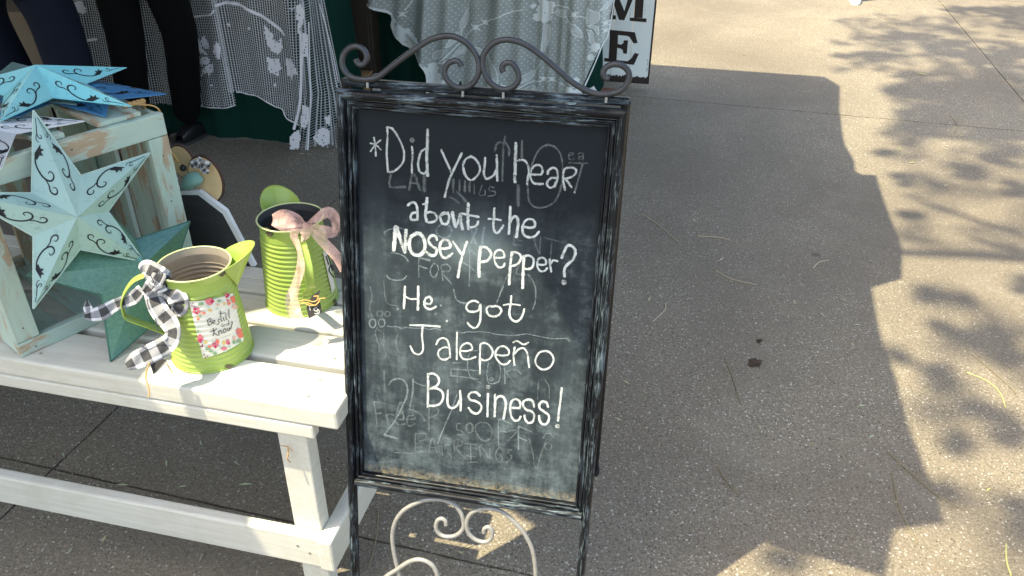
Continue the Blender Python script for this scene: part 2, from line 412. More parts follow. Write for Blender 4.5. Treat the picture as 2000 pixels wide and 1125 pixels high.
def chalk(name, amt, col=(.80, .84, .84), sc_=700, lo=.25):
    m = Mat(name, rough=.95, spec=.1); p = m.pos()
    n1 = m.noise(p, sc_, 3, .7); n2 = m.noise(p, 90, 4, .6)
    m.color(m.mix(n2, tuple(A(col)*.86), col))
    a = m.math('ADD', m.math('MULTIPLY', n1, .9), m.math('MULTIPLY', n2, .8))
    u = m.n('ShaderNodeSeparateXYZ'); m.link(m.uv(), u.inputs[0])
    e = m.math('ABSOLUTE', m.math('SUBTRACT', u.outputs[0], .5))
    a = m.math('SUBTRACT', a, m.math('MULTIPLY', m.math('POWER', m.math('MULTIPLY', e, 2.), 3.), .22))
    m.alpha(m.math('MULTIPLY', m.ramp(a, [(.60, lo), (.86, 1.)]), amt)); return m.m
MCH = chalk('white_chalk', .92, (.60, .65, .66)); MCU = chalk('smudged_chalk', .62, (.60, .66, .68)); MGH = chalk('wiped_chalk', .17, (.46, .53, .55), 260, .1); MGH2 = chalk('wiped_blue_chalk', .27, (.42, .53, .57), 260, .1)
cA, cB, cC, cD = (710, 230, 6.618), (920, 250, 6.617), (750, 370, 5.919), (920, 390, 5.922)
cE, cF, cG, cH = (710, 540, 6.618), (880, 560, 5.921), (710, 710, 6.619), (890, 740, 6.25)
WORDS = []
def word(mat, crop, wid, *strokes, dots=()):
    mb = MB()
    for s in strokes:
        wd = wid
        if isinstance(s[0], (int, float)): wd, s = s[0], s[1:]
        stroke(mb, rel(crop, s), wd*1.03, bmap, .30)
    for (x, y, r) in dots:
        (q,) = rel(crop, [(x, y)]); disc(mb, q, r, bmap, 9)
    o = mk('chalk_word', mb, mat, sign); WORDS.append(o); return o
word(MCU, cA, 3.4, [(135, 255), (150, 350), (160, 495)], [(220, 290), (150, 350), (90, 435)], [(90, 330), (160, 350), (225, 412)])
word(MCU, cA, 4.4, [(305, 120), (310, 250), (300, 450), (315, 690)], [(305, 122), (370, 140), (430, 220), (490, 340), (525, 450), (510, 570), (450, 650), (380, 695), (315, 700)],
     [(625, 375), (636, 480), (625, 600), (625, 712)], [6., (828, 155), (825, 350), (818, 500), (822, 640), (830, 750)], [(800, 400), (745, 440), (715, 530), (705, 620), (730, 700), (790, 720), (815, 680)], dots=[(630, 288, 5)])
word(MCU, cA, 4.8, [(1005, 415), (1060, 540), (1130, 700)], [(1270, 460), (1200, 600), (1120, 770), (1080, 900), (1050, 1025)],
     [(1390, 500), (1320, 540), (1287, 620), (1310, 730), (1360, 795), (1410, 800), (1450, 770), (1495, 710), (1505, 650), (1485, 590), (1440, 530), (1390, 500)],
     *[[(x+1390, y+132) for x, y in s] for s in ([(182, 385), (175, 500), (165, 590), (195, 655), (250, 640), (300, 600), (325, 540)], [(330, 352), (335, 480), (335, 580), (340, 680)])])
word(MCU, cB, 4.6, [6.2, (578, 195), (578, 300), (572, 420), (570, 560), (562, 640), (570, 700)], [(590, 425), (640, 412), (690, 420), (730, 470), (750, 560), (735, 640), (725, 725)],
     [(775, 600), (850, 602), (905, 598), (925, 550), (905, 495), (850, 478), (800, 510), (765, 580), (770, 650), (810, 710), (870, 725), (930, 722)],
     [(990, 595), (1000, 550), (1050, 515), (1100, 530), (1120, 590), (1110, 680), (1080, 760)], [(1110, 650), (1040, 645), (990, 690), (985, 740), (1020, 770), (1070, 755), (1100, 700)],
     [(1215, 800), (1195, 700), (1190, 600), (1212, 530), (1260, 512), (1320, 515), (1360, 550), (1340, 600), (1280, 640), (1212, 655)], [(1225, 660), (1260, 710), (1300, 765)], dots=[(1338, 835, 2.6)])
word(MCH, cC, 5., [(275, 185), (310, 155), (350, 150), (380, 200), (387, 290), (385, 350)], [(385, 265), (330, 275), (308, 320), (325, 352), (385, 350)],
     [6., (497, 100), (490, 200), (478, 290), (490, 370)], [(480, 280), (530, 262), (590, 280), (613, 330), (580, 372), (510, 382)], [3.5, (450, 172), (495, 165)],
     [(700, 265), (660, 290), (652, 340), (680, 395), (730, 395), (753, 340), (745, 290), (700, 265)], [(640, 315), (665, 295), (740, 268)],
     [7, (790, 265), (803, 340), (830, 430)], [(835, 420), (860, 370), (878, 290)], [6.5, (882, 285), (890, 380), (908, 460)],
     [6.5, (975, 165), (970, 260), (970, 380), (975, 458)], [(900, 278), (1000, 300), (1095, 318)], [(1000, 438), (1050, 430), (1080, 400), (1090, 370)])
word(MCH, cC, 7., [8.2, (135, 430), (125, 560), (112, 700)], [(150, 440), (195, 600), (243, 725)], [(255, 470), (247, 600), (240, 720)],
     [(380, 505), (310, 550), (290, 640), (320, 730), (390, 762), (450, 730), (475, 650), (460, 570), (420, 515), (380, 505)],
     [5.6, (612, 582), (590, 537), (540, 540), (515, 590), (550, 650), (605, 690), (598, 750), (550, 765), (490, 722)],
     [5.6, (650, 682), (720, 682), (768, 660), (750, 600), (700, 580), (655, 620), (645, 690), (670, 770), (720, 793), (788, 740)],
     [5.2, (800, 605), (850, 680), (890, 740)], [5.6, (960, 605), (920, 720), (880, 870), (855, 1015)])
word(MCH, cD, 5., [(270, 100), (265, 200), (258, 300), (270, 360), (300, 385), (340, 350), (373, 300)], [4, (200, 222), (280, 225), (345, 236)],
     [(455, 82), (450, 200), (437, 395)], [6, (450, 260), (490, 200), (530, 205), (545, 280), (535, 350), (525, 432)],
     [(610, 312), (680, 325), (735, 310), (735, 255), (690, 225), (630, 245), (595, 320), (610, 400), (670, 435), (740, 422), (785, 370)])
word(MCH, cD, 5.6, [7, (112, 545), (97, 650), (90, 780), (95, 888)], [(112, 548), (170, 550), (225, 600), (225, 660), (180, 710), (112, 720)],
     [4.4, (280, 670), (350, 672), (385, 658), (370, 600), (325, 582), (280, 610), (268, 680), (290, 750), (330, 785), (375, 770), (388, 735)],
     [(475, 607), (460, 700), (450, 820), (440, 978)], [4.6, (475, 607), (540, 615), (578, 660), (560, 720), (520, 755), (475, 765)],
     [(612, 652), (605, 780), (600, 900), (597, 1022)], [4.6, (612, 655), (670, 645), (718, 680), (723, 740), (700, 790), (640, 803), (610, 785)],
     [4.2, (780, 750), (830, 755), (868, 740), (858, 690), (815, 670), (772, 700), (767, 770), (800, 823), (850, 823), (882, 790)],
     [4.6, (910, 692), (915, 760), (928, 832)], [4, (925, 740), (950, 702), (1000, 712)],
     [6, (1050, 672), (1085, 580), (1120, 530), (1180, 545), (1208, 610), (1180, 690), (1110, 755), (1080, 810), (1080, 888)], dots=[(1075, 955, 5.6)])
word(MCH, cE, 4.6, [5, (535, 130), (530, 260), (520, 412)], [5, (707, 130), (707, 280), (703, 430)], [3.4, (550, 262), (600, 290), (690, 290)],
     [(800, 345), (860, 355), (885, 310), (850, 262), (800, 290), (785, 350), (810, 405), (870, 423), (935, 390)], dots=[(1000, 375, 1.8), (445, 420, 2), (935, 483, 1.6), (1075, 575, 2.4)])
word(MCH, cE, 3.8, [(600, 630), (780, 632), (990, 648)], [(765, 640), (756, 760), (770, 900), (762, 970), (710, 1008), (645, 980), (605, 900)],
     [(940, 880), (970, 820), (1030, 795), (1085, 830), (1110, 920), (1120, 1048)], [(1112, 925), (1050, 915), (980, 950), (965, 1010), (1000, 1065), (1060, 1073), (1118, 1040)],
     [(1210, 725), (1205, 880), (1205, 1072)],
     *[[(x*1.1177+1125.1, y*1.1177+132.4) for x, y in s] for s in (
      [(110, 740), (180, 745), (250, 720), (230, 665), (180, 653), (125, 690), (108, 760), (140, 830), (210, 840), (290, 812)], [(345, 670), (340, 800), (340, 1008)], [(345, 668), (390, 650), (450, 680), (488, 750), (465, 820), (400, 853), (345, 835)],
      [(525, 785), (600, 795), (670, 783), (670, 730), (620, 690), (560, 700), (520, 760), (530, 830), (590, 893), (650, 893), (690, 855)],
      [(742, 700), (727, 800), (740, 908)], [(735, 780), (790, 722), (850, 715), (890, 780), (900, 860), (910, 932)], [(725, 643), (770, 627), (815, 655), (850, 668), (900, 645)],
      [(1100, 740), (1030, 760), (985, 830), (985, 890), (1030, 943), (1085, 958), (1150, 930), (1190, 860), (1180, 800), (1140, 755), (1100, 742)])])
word(MCH, cF, 4.2, [(320, 182), (270, 162), (205, 190), (182, 240), (210, 283), (280, 288), (330, 262), (345, 200), (347, 320), (340, 400), (310, 460), (270, 478), (225, 450), (197, 415)],
     [(500, 230), (440, 228), (415, 270), (440, 325), (500, 343), (560, 325), (588, 275), (555, 230), (510, 222)],
     [(702, 107), (695, 200), (680, 300), (700, 370), (755, 403), (810, 370), (843, 300), (853, 257)], [3.4, (612, 213), (700, 200), (805, 215)])
word(MCH, cG, 4.6, [(832, 130), (835, 300), (830, 558)], [(832, 140), (900, 130), (960, 170), (975, 240), (930, 300), (850, 325), (940, 320), (1010, 360), (1030, 430), (1000, 510), (930, 543), (840, 545)],
     [(1092, 347), (1085, 480), (1100, 550), (1150, 578), (1210, 540), (1245, 470)], [(1247, 352), (1257, 480), (1255, 608)],
     *[[(x*1.059+1191.4, y*1.059+198.6) for x, y in s] for s in (
      [(295, 205), (250, 167), (190, 167), (157, 210), (180, 255), (250, 275), (308, 320), (308, 380), (260, 423), (200, 405), (157, 352)],
      [(395, 182), (390, 300), (388, 458)], [(480, 192), (480, 330), (475, 458)], [(487, 260), (520, 217), (580, 220), (613, 300), (600, 400), (585, 488)],
      [(670, 352), (740, 355), (785, 350), (783, 280), (730, 247), (680, 280), (665, 370), (680, 460), (720, 508), (770, 500), (793, 460)],
      [(958, 340), (940, 272), (885, 252), (830, 275), (822, 320), (860, 375), (930, 400), (958, 450), (940, 520), (890, 538), (850, 500), (840, 447)],
      [(1128, 345), (1110, 292), (1060, 277), (1022, 310), (1027, 360), (1080, 400), (1130, 440), (1138, 490), (1110, 548), (1060, 553), (1027, 510), (1020, 450)],
      [(1295, 112), (1280, 250), (1260, 400), (1250, 512)])], dots=[(395*1.059+1191.4, 100*1.059+198.6, 4.4), (1242*1.059+1191.4, 578*1.059+198.6, 4.6)])
# older writing, wiped but still showing
def ghost(mat, items, wid=3.):
    mb = MB()
    for crop, strokes in items:
        for s in strokes:
            wd = wid
            if isinstance(s[0], (int, float)): wd, s = s[0], s[1:]
            stroke(mb, rel(crop, s), wd*1.1, bmap2, .5)
    return mk('wiped_writing', mb, mat, sign)
def oval(cx, cy, rx, ry=None, k=12, a0=0): ry = ry or rx; return [(cx+rx*math.cos(a0+2*math.pi*i/k), cy+ry*math.sin(a0+2*math.pi*i/k)) for i in range(k+1)]
ghost(MGH, [(cB, ([3.6, (970, 220), (890, 270), (830, 370), (780, 500), (740, 650), (735, 800), (750, 940), (820, 1020), (920, 1030), (1030, 990), (1100, 920), (1155, 800), (1180, 650), (1185, 500), (1160, 350), (1100, 260), (1040, 225), (970, 220)],
    [2, (1265, 360), (1300, 350), (1325, 335), (1300, 318), (1270, 335), (1260, 375), (1290, 410), (1335, 395)], [2, (1385, 340), (1410, 320), (1445, 330), (1450, 380), (1455, 410)], [2, (1450, 365), (1400, 370), (1390, 400), (1440, 400)], [2, (1255, 450), (1510, 455)],
    [4, (440, 110), (420, 250), (410, 450), (405, 680)], [4, (310, 300), (330, 210), (390, 185), (450, 200), (490, 270), (490, 360)], [5, (660, 170), (655, 380)], [6, (610, 740), (610, 1000)], [4, (1440, 470), (1400, 620), (1370, 720), (1340, 830)],
    [(40, 720), (40, 850)], [(140, 740), (110, 860), (180, 860), (180, 800)], [(300, 770), (240, 760), (240, 810), (310, 820), (300, 870), (220, 880)])),
  (cA, ([5, (350, 740), (345, 890), (540, 895)], [5, (590, 930), (620, 770), (660, 740), (730, 930)], [4, (600, 840), (690, 850)], [6, (785, 750), (785, 950)], [5, (1160, 800), (1160, 960)], [5, (1240, 810), (1240, 950)], [5, (1310, 820), (1310, 950)], [5, (1370, 830), (1370, 950)], [5, (1210, 955), (1290, 1040), (1350, 1110)], [3, (1110, 1020), (1180, 1060), (1240, 1110)])),
  (cD, ([(510, 465), (590, 480)], [(500, 525), (590, 527)], [(500, 380), (490, 520)], [(720, 440), (785, 630)], [(805, 430), (790, 630)], [(850, 440), (1015, 480)], [(935, 480), (920, 680)], [(660, 870), (720, 950), (745, 1040), (745, 1120)], [(430, 860), (380, 970), (330, 1090)], [2.4, (560, 740), (525, 850), (600, 865), (680, 870)])),
  (cG, ([(135, 490), (160, 650), (175, 800)], [(135, 490), (260, 510)], [(160, 650), (230, 640)], [(290, 640), (320, 790)], [(300, 670), (340, 655), (390, 665)], [(415, 715), (520, 720), (500, 650), (440, 670), (415, 730), (450, 790), (540, 780)], [(570, 720), (665, 715), (640, 670), (580, 680), (560, 740), (590, 810), (660, 780)],
    [(265, 90), (270, 340)], [(410, 700), (485, 490), (520, 720)], [(440, 625), (510, 630)], [(845, 560), (845, 880)], [(845, 570), (930, 560), (970, 620), (920, 680), (850, 700)],
    [(1135, 60), (1130, 150)], [2, (1130, 150), (1280, 175)], [2, (1210, 80), (1215, 230)], [2, (1140, 70), (1340, 95)])),
  (cH, ([2.4, (310, 530), (250, 560), (245, 640), (300, 730), (370, 760), (430, 710), (440, 620), (390, 545), (310, 530)], [2, (60, 540), (10, 560), (20, 620), (80, 640), (80, 690), (20, 680)], [4, *oval(170, 600, 40, 60)],
    [2, (900, 740), (940, 900), (980, 1110), (1040, 920), (1110, 740)], [3, (1070, 720), (1100, 670), (1160, 670), (1200, 720)], [2, *oval(1130, 825, 40, 45)], [2, (1010, 20), (1000, 250)], [2, (1090, 10), (1140, 100), (1140, 250)],
    [2, (640, 760), (740, 650)], [2, (640, 640), (740, 620)])),
  ((680, 700, 3.63), ([2, (480, 530), (475, 598)], [2, (480, 535), (545, 533), (552, 568), (500, 590)], [2, (478, 602), (530, 600)], [2, (478, 602), (478, 662), (532, 657)], [2, (478, 630), (525, 629)], [2, (568, 668), (598, 565), (628, 672)], [2, (577, 630), (620, 633)], [2, (668, 692), (668, 572), (718, 574), (730, 605), (680, 627), (735, 705)],
    [2, (755, 655), (752, 582), (800, 580), (806, 615), (765, 635), (845, 725)], [2, (820, 605), (910, 610)], [2, (868, 605), (870, 735)], [2, (832, 738), (915, 735)], [2, (937, 695), (937, 612), (1002, 712), (1002, 620)], [2, (1095, 650), (1070, 633), (1045, 680), (1065, 735), (1095, 715), (1080, 690)], [2, (1165, 650), (1128, 655), (1160, 700), (1122, 740)], [2, (325, 668), (470, 674)], [2, (840, 690), (905, 700)])),
  (cE, ([2, *oval(210, 480, 38)], [2, *oval(310, 485, 34)], [2, (450, 720), (420, 850), (450, 960), (530, 1000)], [2, (85, 130), (110, 260), (80, 400), (110, 520)], [2, (260, 60), (300, 330), (440, 380)], [2, (180, 660), (150, 730), (190, 860), (210, 980)], [2, (190, 690), (260, 740), (260, 900), (295, 1000), (260, 1070)]))], 2.6)
ghost(MGH2, [(cC, ([3.4, *oval(695, 480, 90, 78)], [(80, 730), (150, 740), (230, 770), (280, 830)], [(30, 990), (60, 1030), (140, 1050), (220, 1040), (260, 1000)], [(0, 500), (60, 465), (130, 450), (220, 455), (280, 520)], [(405, 790), (400, 880), (405, 1010)], [4, (405, 790), (530, 820)], [(400, 885), (500, 915)],
    [(570, 855), (535, 930), (550, 1000), (590, 1010), (630, 930), (610, 870), (570, 855)], [(660, 880), (680, 1050)], [(660, 880), (720, 865), (770, 910), (740, 950), (670, 960), (780, 1090)], [(980, 640), (990, 800), (985, 1120)], [(910, 840), (1000, 900), (1090, 970)], [(1000, 700), (1090, 780)], [5, (1010, 470), (1065, 630)], [5, (1160, 440), (1130, 640)], [5, (1070, 450), (1010, 620)])),
  (cF, ([2, (70, 510), (130, 535), (200, 520), (260, 525), (350, 520), (450, 530), (520, 550), (640, 560), (770, 560), (880, 545), (960, 560), (1060, 580), (1170, 600), (1280, 600), (1350, 600), (1375, 635)], [2, (625, 940), (630, 1120)], [2, (640, 990), (740, 1110)], [2, (640, 980), (750, 960), (820, 1010)], [2, (310, 740), (240, 750), (200, 830), (200, 950), (240, 1050), (350, 1115)],
    [2.4, (440, 870), (420, 1000), (440, 1110), (500, 1120)], [2.4, (560, 880), (580, 980), (560, 1090), (500, 1120)], [2.4, (610, 0), (530, 190)], [3, (35, 30), (60, 130), (110, 180), (180, 190)], [2.4, (985, 0), (985, 150), (950, 260)], [2, (20, 880), (120, 880)], [2, (10, 950), (310, 970)], [2, (0, 1030), (160, 1045), (320, 1070)], [2, *oval(470, 1070, 18)])),
  (cE, ([2.4, (310, 640), (360, 650), (430, 650), (500, 670), (560, 655), (620, 665), (700, 670), (780, 665), (850, 685), (920, 670), (1000, 690)], [3, *oval(118, 605, 42, 55)], [2.4, *oval(235, 600, 42, 50)])),
  (cG, ([3.6, (330, 270), (370, 220), (450, 195), (520, 220), (565, 300), (560, 420), (500, 560), (400, 750), (270, 915)], [4.2, (270, 925), (350, 945), (440, 970)], [3.4, (640, 200), (635, 380), (600, 560)], [2, (630, 210), (700, 260), (810, 295)], [2, (590, 590), (680, 620), (760, 680), (790, 740)], [2.6, (1210, 400), (1130, 620), (1060, 780), (960, 1030)])),
  (cH, ([3, (525, 490), (520, 650), (525, 820)], [3, (525, 490), (685, 550)], [3, (520, 625), (620, 650)], [3.4, (770, 575), (765, 720), (768, 860)], [2.6, (775, 580), (925, 645)], [2.6, (765, 710), (870, 760)]))], 2.6)
# cap bar of the rear frame, hinge lugs, scrolls, back legs
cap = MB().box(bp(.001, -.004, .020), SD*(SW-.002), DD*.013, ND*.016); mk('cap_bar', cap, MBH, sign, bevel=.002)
cS = (640, 0, 3.03); cT = (680, 940, 4)
def iron(name, crop, pts, r, nn, parent=sign, mat=None, curl=None):
    P = smooth_path([onpl(x, y, bp(0, 0, nn), ND) for x, y in rel(crop, pts)], 5)
    rr = [r]*len(P)
    mk(name, MB().tube(P, rr, 10), mat or MIR, parent, smooth=True)
MSC = m_plain('pale_worn_iron', (.30, .295, .28), .5, .3, .35, 90, .3)
iron('top_scroll', cS, [(165, 350), (178, 375), (198, 384), (218, 373), (232, 345), (218, 300), (175, 274), (125, 288), (92, 330), (88, 390), (118, 440), (170, 465), (240, 470), (300, 455), (370, 400), (450, 338), (530, 283), (600, 238), (680, 215), (760, 220), (830, 262), (878, 325), (897, 395), (882, 460), (850, 502), (800, 522), (750, 510), (708, 470), (692, 420), (712, 378), (750, 360), (782, 370), (792, 395)], .0047, .012)
iron('top_scroll', cS, [(1042, 428), (1032, 402), (1050, 374), (1090, 375), (1122, 415), (1130, 470), (1100, 512), (1045, 530), (980, 503), (938, 450), (918, 390), (925, 322), (960, 272), (1010, 243), (1070, 235), (1140, 250), (1210, 288), (1290, 350), (1370, 420), (1450, 488), (1530, 535), (1600, 557), (1680, 555), (1740, 530), (1778, 480), (1782, 430), (1750, 392), (1700, 380), (1652, 395), (1630, 430), (1640, 458), (1665, 468)], .0047, .012)
stub = MB()
for x, y in rel(cS, [(235, 478), (800, 530), (1040, 540), (1650, 565)]):
    p = onpl(x, y, bp(0, 0, .012), ND); stub.tube([p, p+DD*.011], .0022, 8)
mk('scroll_stub', stub, MSC, sign)
iron('lower_scroll', cT, [(765, 345), (760, 312), (730, 292), (697, 308), (686, 360), (712, 410), (770, 433), (840, 423), (888, 385), (903, 340), (890, 270), (850, 202), (780, 157), (700, 141), (600, 147), (500, 185), (420, 240), (367, 320), (346, 420), (352, 520), (372, 620), (400, 740), (440, 850), (500, 930), (600, 980), (700, 960)], .0042, .006, mat=MSC)
iron('lower_scroll', cT, [(1060, 405), (1064, 372), (1095, 357), (1123, 385), (1120, 438), (1080, 473), (1010, 463), (952, 420), (926, 360), (930, 300), (970, 243), (1050, 216), (1130, 216), (1210, 243), (1300, 320), (1372, 402), (1430, 510), (1456, 620), (1465, 740), (1455, 860), (1420, 980)], .0042, .006, mat=MSC)
iron('lower_scroll', cT, [(210, 880), (240, 800), (300, 742), (370, 698), (420, 663), (480, 627), (550, 611), (620, 630), (668, 670), (698, 740), (695, 820), (650, 880), (590, 890), (560, 850)], .0046, .003, mat=MSC)
back = MB()
FR, FL = FOOT+SD*-.004, FOOT-SD*(SW-.006)
mleg = m_plain('matt_black_steel', (.010, .010, .011), .5, .3, .3, 40)
for f_, a_ in ((FR, SW-.006), (FL, .006)):
    t0 = bp(a_, .004, .026)
    mk('rear_leg', MB().tube([t0, f_+Z3*.02], .0075, 10), mleg, sign, smooth=False)
    mk('rubber_foot', MB().tube([f_+Z3*.022, f_+Z3*.006, f_], [.0105, .0115, .010], 12), m_plain('black_rubber', (.014, .014, .015), .45), sign)
tr = FR*.6+bp(SW-.006, .004, .026)*.4; tl = FL*.6+bp(.006, .004, .026)*.4
mk('rear_brace', MB().tube([tl, tr], .005, 8), mleg, sign)
for a_ in (.0078, SW-.0078):
  fb = MB(); fb.tube([bp(a_, legd-.012, .004), A([*bp(a_, legd+.002, .004)[:2], 0.])], [.0095, .010], 12)
  mk("rubber_foot", fb, m_plain('black_rubber', (.014, .014, .015), .45), sign)

# ================================================================== CRATE
CBL = onz(43, 700, ZB); CBR = onz(391, 543, ZB); e1 = CBR-CBL; CW = float(np.linalg.norm(e1)); e1 /= CW
e2 = A([-e1[1], e1[0], 0]); CHT = .386; CDp = .36
def cq(x, y, z): return CBL + e1*x + e2*y + Z3*z           # y goes back into the crate
crate = thing('wooden_crate', 'distressed mint green slatted crate on the left of the white bench', 'crate', cq(CW/2, CDp/2, 0))
MCX = m_mint_wood(e1, e2, Z3); MCY = m_mint_wood(e2, e1, Z3); MCZ = m_mint_wood(Z3, e1, e2)
def cbox(name, x0, x1, y0, y1, z0, z1, mat, bev=.0022):
    return mk(name, MB().box(cq(x0, y0, z0), e1*(x1-x0), e2*(y1-y0), Z3*(z1-z0)), mat, crate, bevel=bev)
g = .0012
cbox('rail', 0, CW, 0, .018, CHT-.046, CHT, MCX); cbox('rail', 0, CW, 0, .018, 0.0, .031, MCX)
cbox('stile', 0, .044, 0, .018, .031+g, CHT-.046-g, MCZ); cbox('stile', CW-.043, CW, 0, .018, .031+g, CHT-.046-g, MCZ)
cbox('rail', 0, CW, CDp-.018, CDp, CHT-.046, CHT, MCX); cbox('rail', 0, CW, CDp-.018, CDp, 0.0, .031, MCX)
cbox('stile', 0, .044, CDp-.018, CDp, .031+g, CHT-.046-g, MCZ); cbox('stile', CW-.043, CW, CDp-.018, CDp, .031+g, CHT-.046-g, MCZ)
for x0 in (.070, .165, .262, .325):                              # back slats seen through the front
    cbox('slat', x0, x0+.052, CDp-.029, CDp-.019, .004, CHT-.004, MCZ, .001)
for sx in (.0006, CW-.0106):                               # side boards stand upright
    for y0, y1 in ((.0192, .105), (.118, .205), (.235, CDp-.0195)):
        cbox('side_board', sx, sx+.010, y0, y1, .004, CHT-.004, MCZ, .001)
for x0, x1 in ((.010, .084), (.150, .2), (.263, .352)):     # top slats
    cbox('slat', x0, x1, .012, CDp+.004, CHT+g, CHT+.0105, MCY, .0015)
for x0, x1 in ((.02, .10), (.14, .22), (.27, .35)):
    cbox('slat', x0, x1, .019, CDp-.019, .001, .010, MCY, .001)
mnail = m_plain('rusty_nail', (.09, .05, .03), .8)
nl = MB()
for x, z in ((.02, .06), (.022, .27), (CW-.02, .30), (CW-.02, .05), (.2, CHT-.02), (.03, .012), (CW-.025, .2)):
    nl.tube([cq(x, .0006, z), cq(x, -.0008, z)], .0016, 8)
mk('nail', nl, mnail, crate)

# ================================================================== STARS
def m_enamel(name, ca, cb, rough=.42, scale=6, bump=.05, axis=None):
    m = Mat(name, rough=rough); p = m.pos(); nz = m.noise(p, scale, 3, .5); f = m.noise(p, 90, 4, .6)
    c = m.mix(m.ramp(nz, [(.38, 0.), (.62, 1.)]), ca, cb); c = m.mix(m.ramp(f, [(.56, 0.), (.74, .5)]), c, tuple(A(ca)*.62)); sc2 = m.noise(p, 26, 5, .7, 1.2); c = m.mix(m.ramp(sc2, [(.64, 0.), (.70, .35)]), c, tuple(A(ca)*.7+.06))
    m.color(c).bump(f, bump, .0005); return m.m
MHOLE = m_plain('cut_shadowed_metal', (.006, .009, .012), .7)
# the cut scroll of one half arm; s along the ridge (0 centre, 1 tip), t sideways in ridge lengths
SCR = [([(.64, .120), (.615, .165), (.56, .195), (.49, .200), (.42, .180), (.375, .140), (.37, .100), (.395, .070), (.43, .068), (.45, .090), (.435, .112)], 2.1),
       ([(.39, .165), (.335, .155), (.29, .165), (.255, .150), (.245, .115), (.27, .092), (.30, .100), (.305, .12)], 1.9),
       ([(.93, .012), (.86, .036), (.80, .062), (.76, .062), (.745, .04), (.765, .028), (.78, .04)], 1.2),
       ([(.80, .062), (.765, .088), (.73, .09), (.72, .072)], 1.0)]
def star(name, label, centre, tips, notches, back, mat_a, mat_b, raise_, rimr=.0016, scroll=True, group='metal stars on and against the crate', thick=None, edge=None):
    """a folded sheet metal star: 5 tips, 5 notches (notch i follows tip i), an apex raised by raise_"""
    C = A(centre)+A(raise_); tips = [A(t) for t in tips]; notches = [A(q) for q in notches]
    t = thing(name, label, 'star', tips[min(range(5), key=lambda i: tips[i][2])], group)
    rn = A(raise_)/np.linalg.norm(raise_)
    for par, mt in ((0, mat_a), (1, mat_b)):
        mb = MB()
        for i in range(5):
            nn = notches[i] if par == 0 else notches[i-1]
            tri = [C, tips[i], nn]
            if np.cross(tips[i]-C, nn-C)@rn < 0: tri = [C, nn, tips[i]]
            mb.add(tri, [(0, 1, 2)])
        mk('star_facets', mb, mt, t, solid=.0008)
    mb = MB()
    ring = []
    for i in range(5): ring += [tips[i], notches[i]]
    P = []; R = []
    for i in range(10):
        p, q = ring[i], ring[(i+1) % 10]; k = max(6, int(np.linalg.norm(q-p)/.0022))
        for j in range(k):
            P.append(p+(q-p)*j/k); R.append(rimr*(1.15 if j % 2 else .72))
    P.append(P[0]); R.append(R[0])
    mb.tube(P, R, 6, cap=False, side=rn)
    mk('crimped_rim', mb, edge or mat_a, t, smooth=False)
    if scroll:
        mb = MB()
        for i in range(5):
            for nn in (notches[i], notches[i-1]):
                ax = tips[i]-C; L = np.linalg.norm(ax); ax = ax/L
                v = nn-C; v = v-ax*(v@ax); vl = np.linalg.norm(v); v /= vl
                fn = np.cross(ax, v); fn *= np.sign(fn@rn)
                kk = vl/L/.36
                f = lambda a, b, C=C, ax=ax, v=v, fn=fn, L=L, kk=kk: C+ax*a*L+v*b*L*kk+fn*.0010
                for pts, wd in SCR:
                    stroke(mb, pts, wd*.0070, f, 0, 5, taper=(lambda x: .45+.75*math.sin(math.pi*min(1, x*.9+.1))))
                leaf = [(.70, .070), (.665, .085), (.645, .055), (.635, .095), (.595, .090), (.608, .125), (.575, .170), (.60, .185), (.64, .165), (.665, .125)]
                P3 = [f(a, b) for a, b in leaf]; mb.add([f(.63, .15)]+P3, [(0, 1+i_, 1+(i_+1) % len(P3)) for i_ in range(len(P3))])
        mk('scroll_cutout', mb, MHOLE, t)
    return t
# front mint star hangs on the crate's open side, parallel to it
ML = math.radians(20.5); SP = cq(0, -.010, .400); SN = e2*math.cos(ML)-Z3*math.sin(ML)   # leans out over the green star
fs = lambda x, y, off=0.: onpl(x, y, SP-SN*off, SN)
RS = .030; sc_c = fs(151, 424, RS)+SN*RS
Rm = .195
tp = [fs(65, 215), fs(293, 298), fs(283, 512), fs(65, 603)]
tips = [tp[0], tp[1], tp[2], tp[3], None]
v0 = (tp[0]+tp[3])/2-sc_c; left = sc_c + (v0/np.linalg.norm(v0))*np.mean([np.linalg.norm(q-sc_c) for q in tp])
tips[4] = left
nts = [fs(158, 343), fs(211, 413), fs(156, 487), fs(65, 461), fs(62, 377)]
MMA = m_enamel('mint_enamel', (.29, .455, .45), (.32, .47, .42), scale=3)
star('metal_star', 'large pale mint cut scroll metal star hanging on the crate front', sc_c, tips, nts, None, MMA, MMA, -SN*RS, edge=m_enamel('pale_rim', (.38, .53, .49), (.42, .55, .50)))
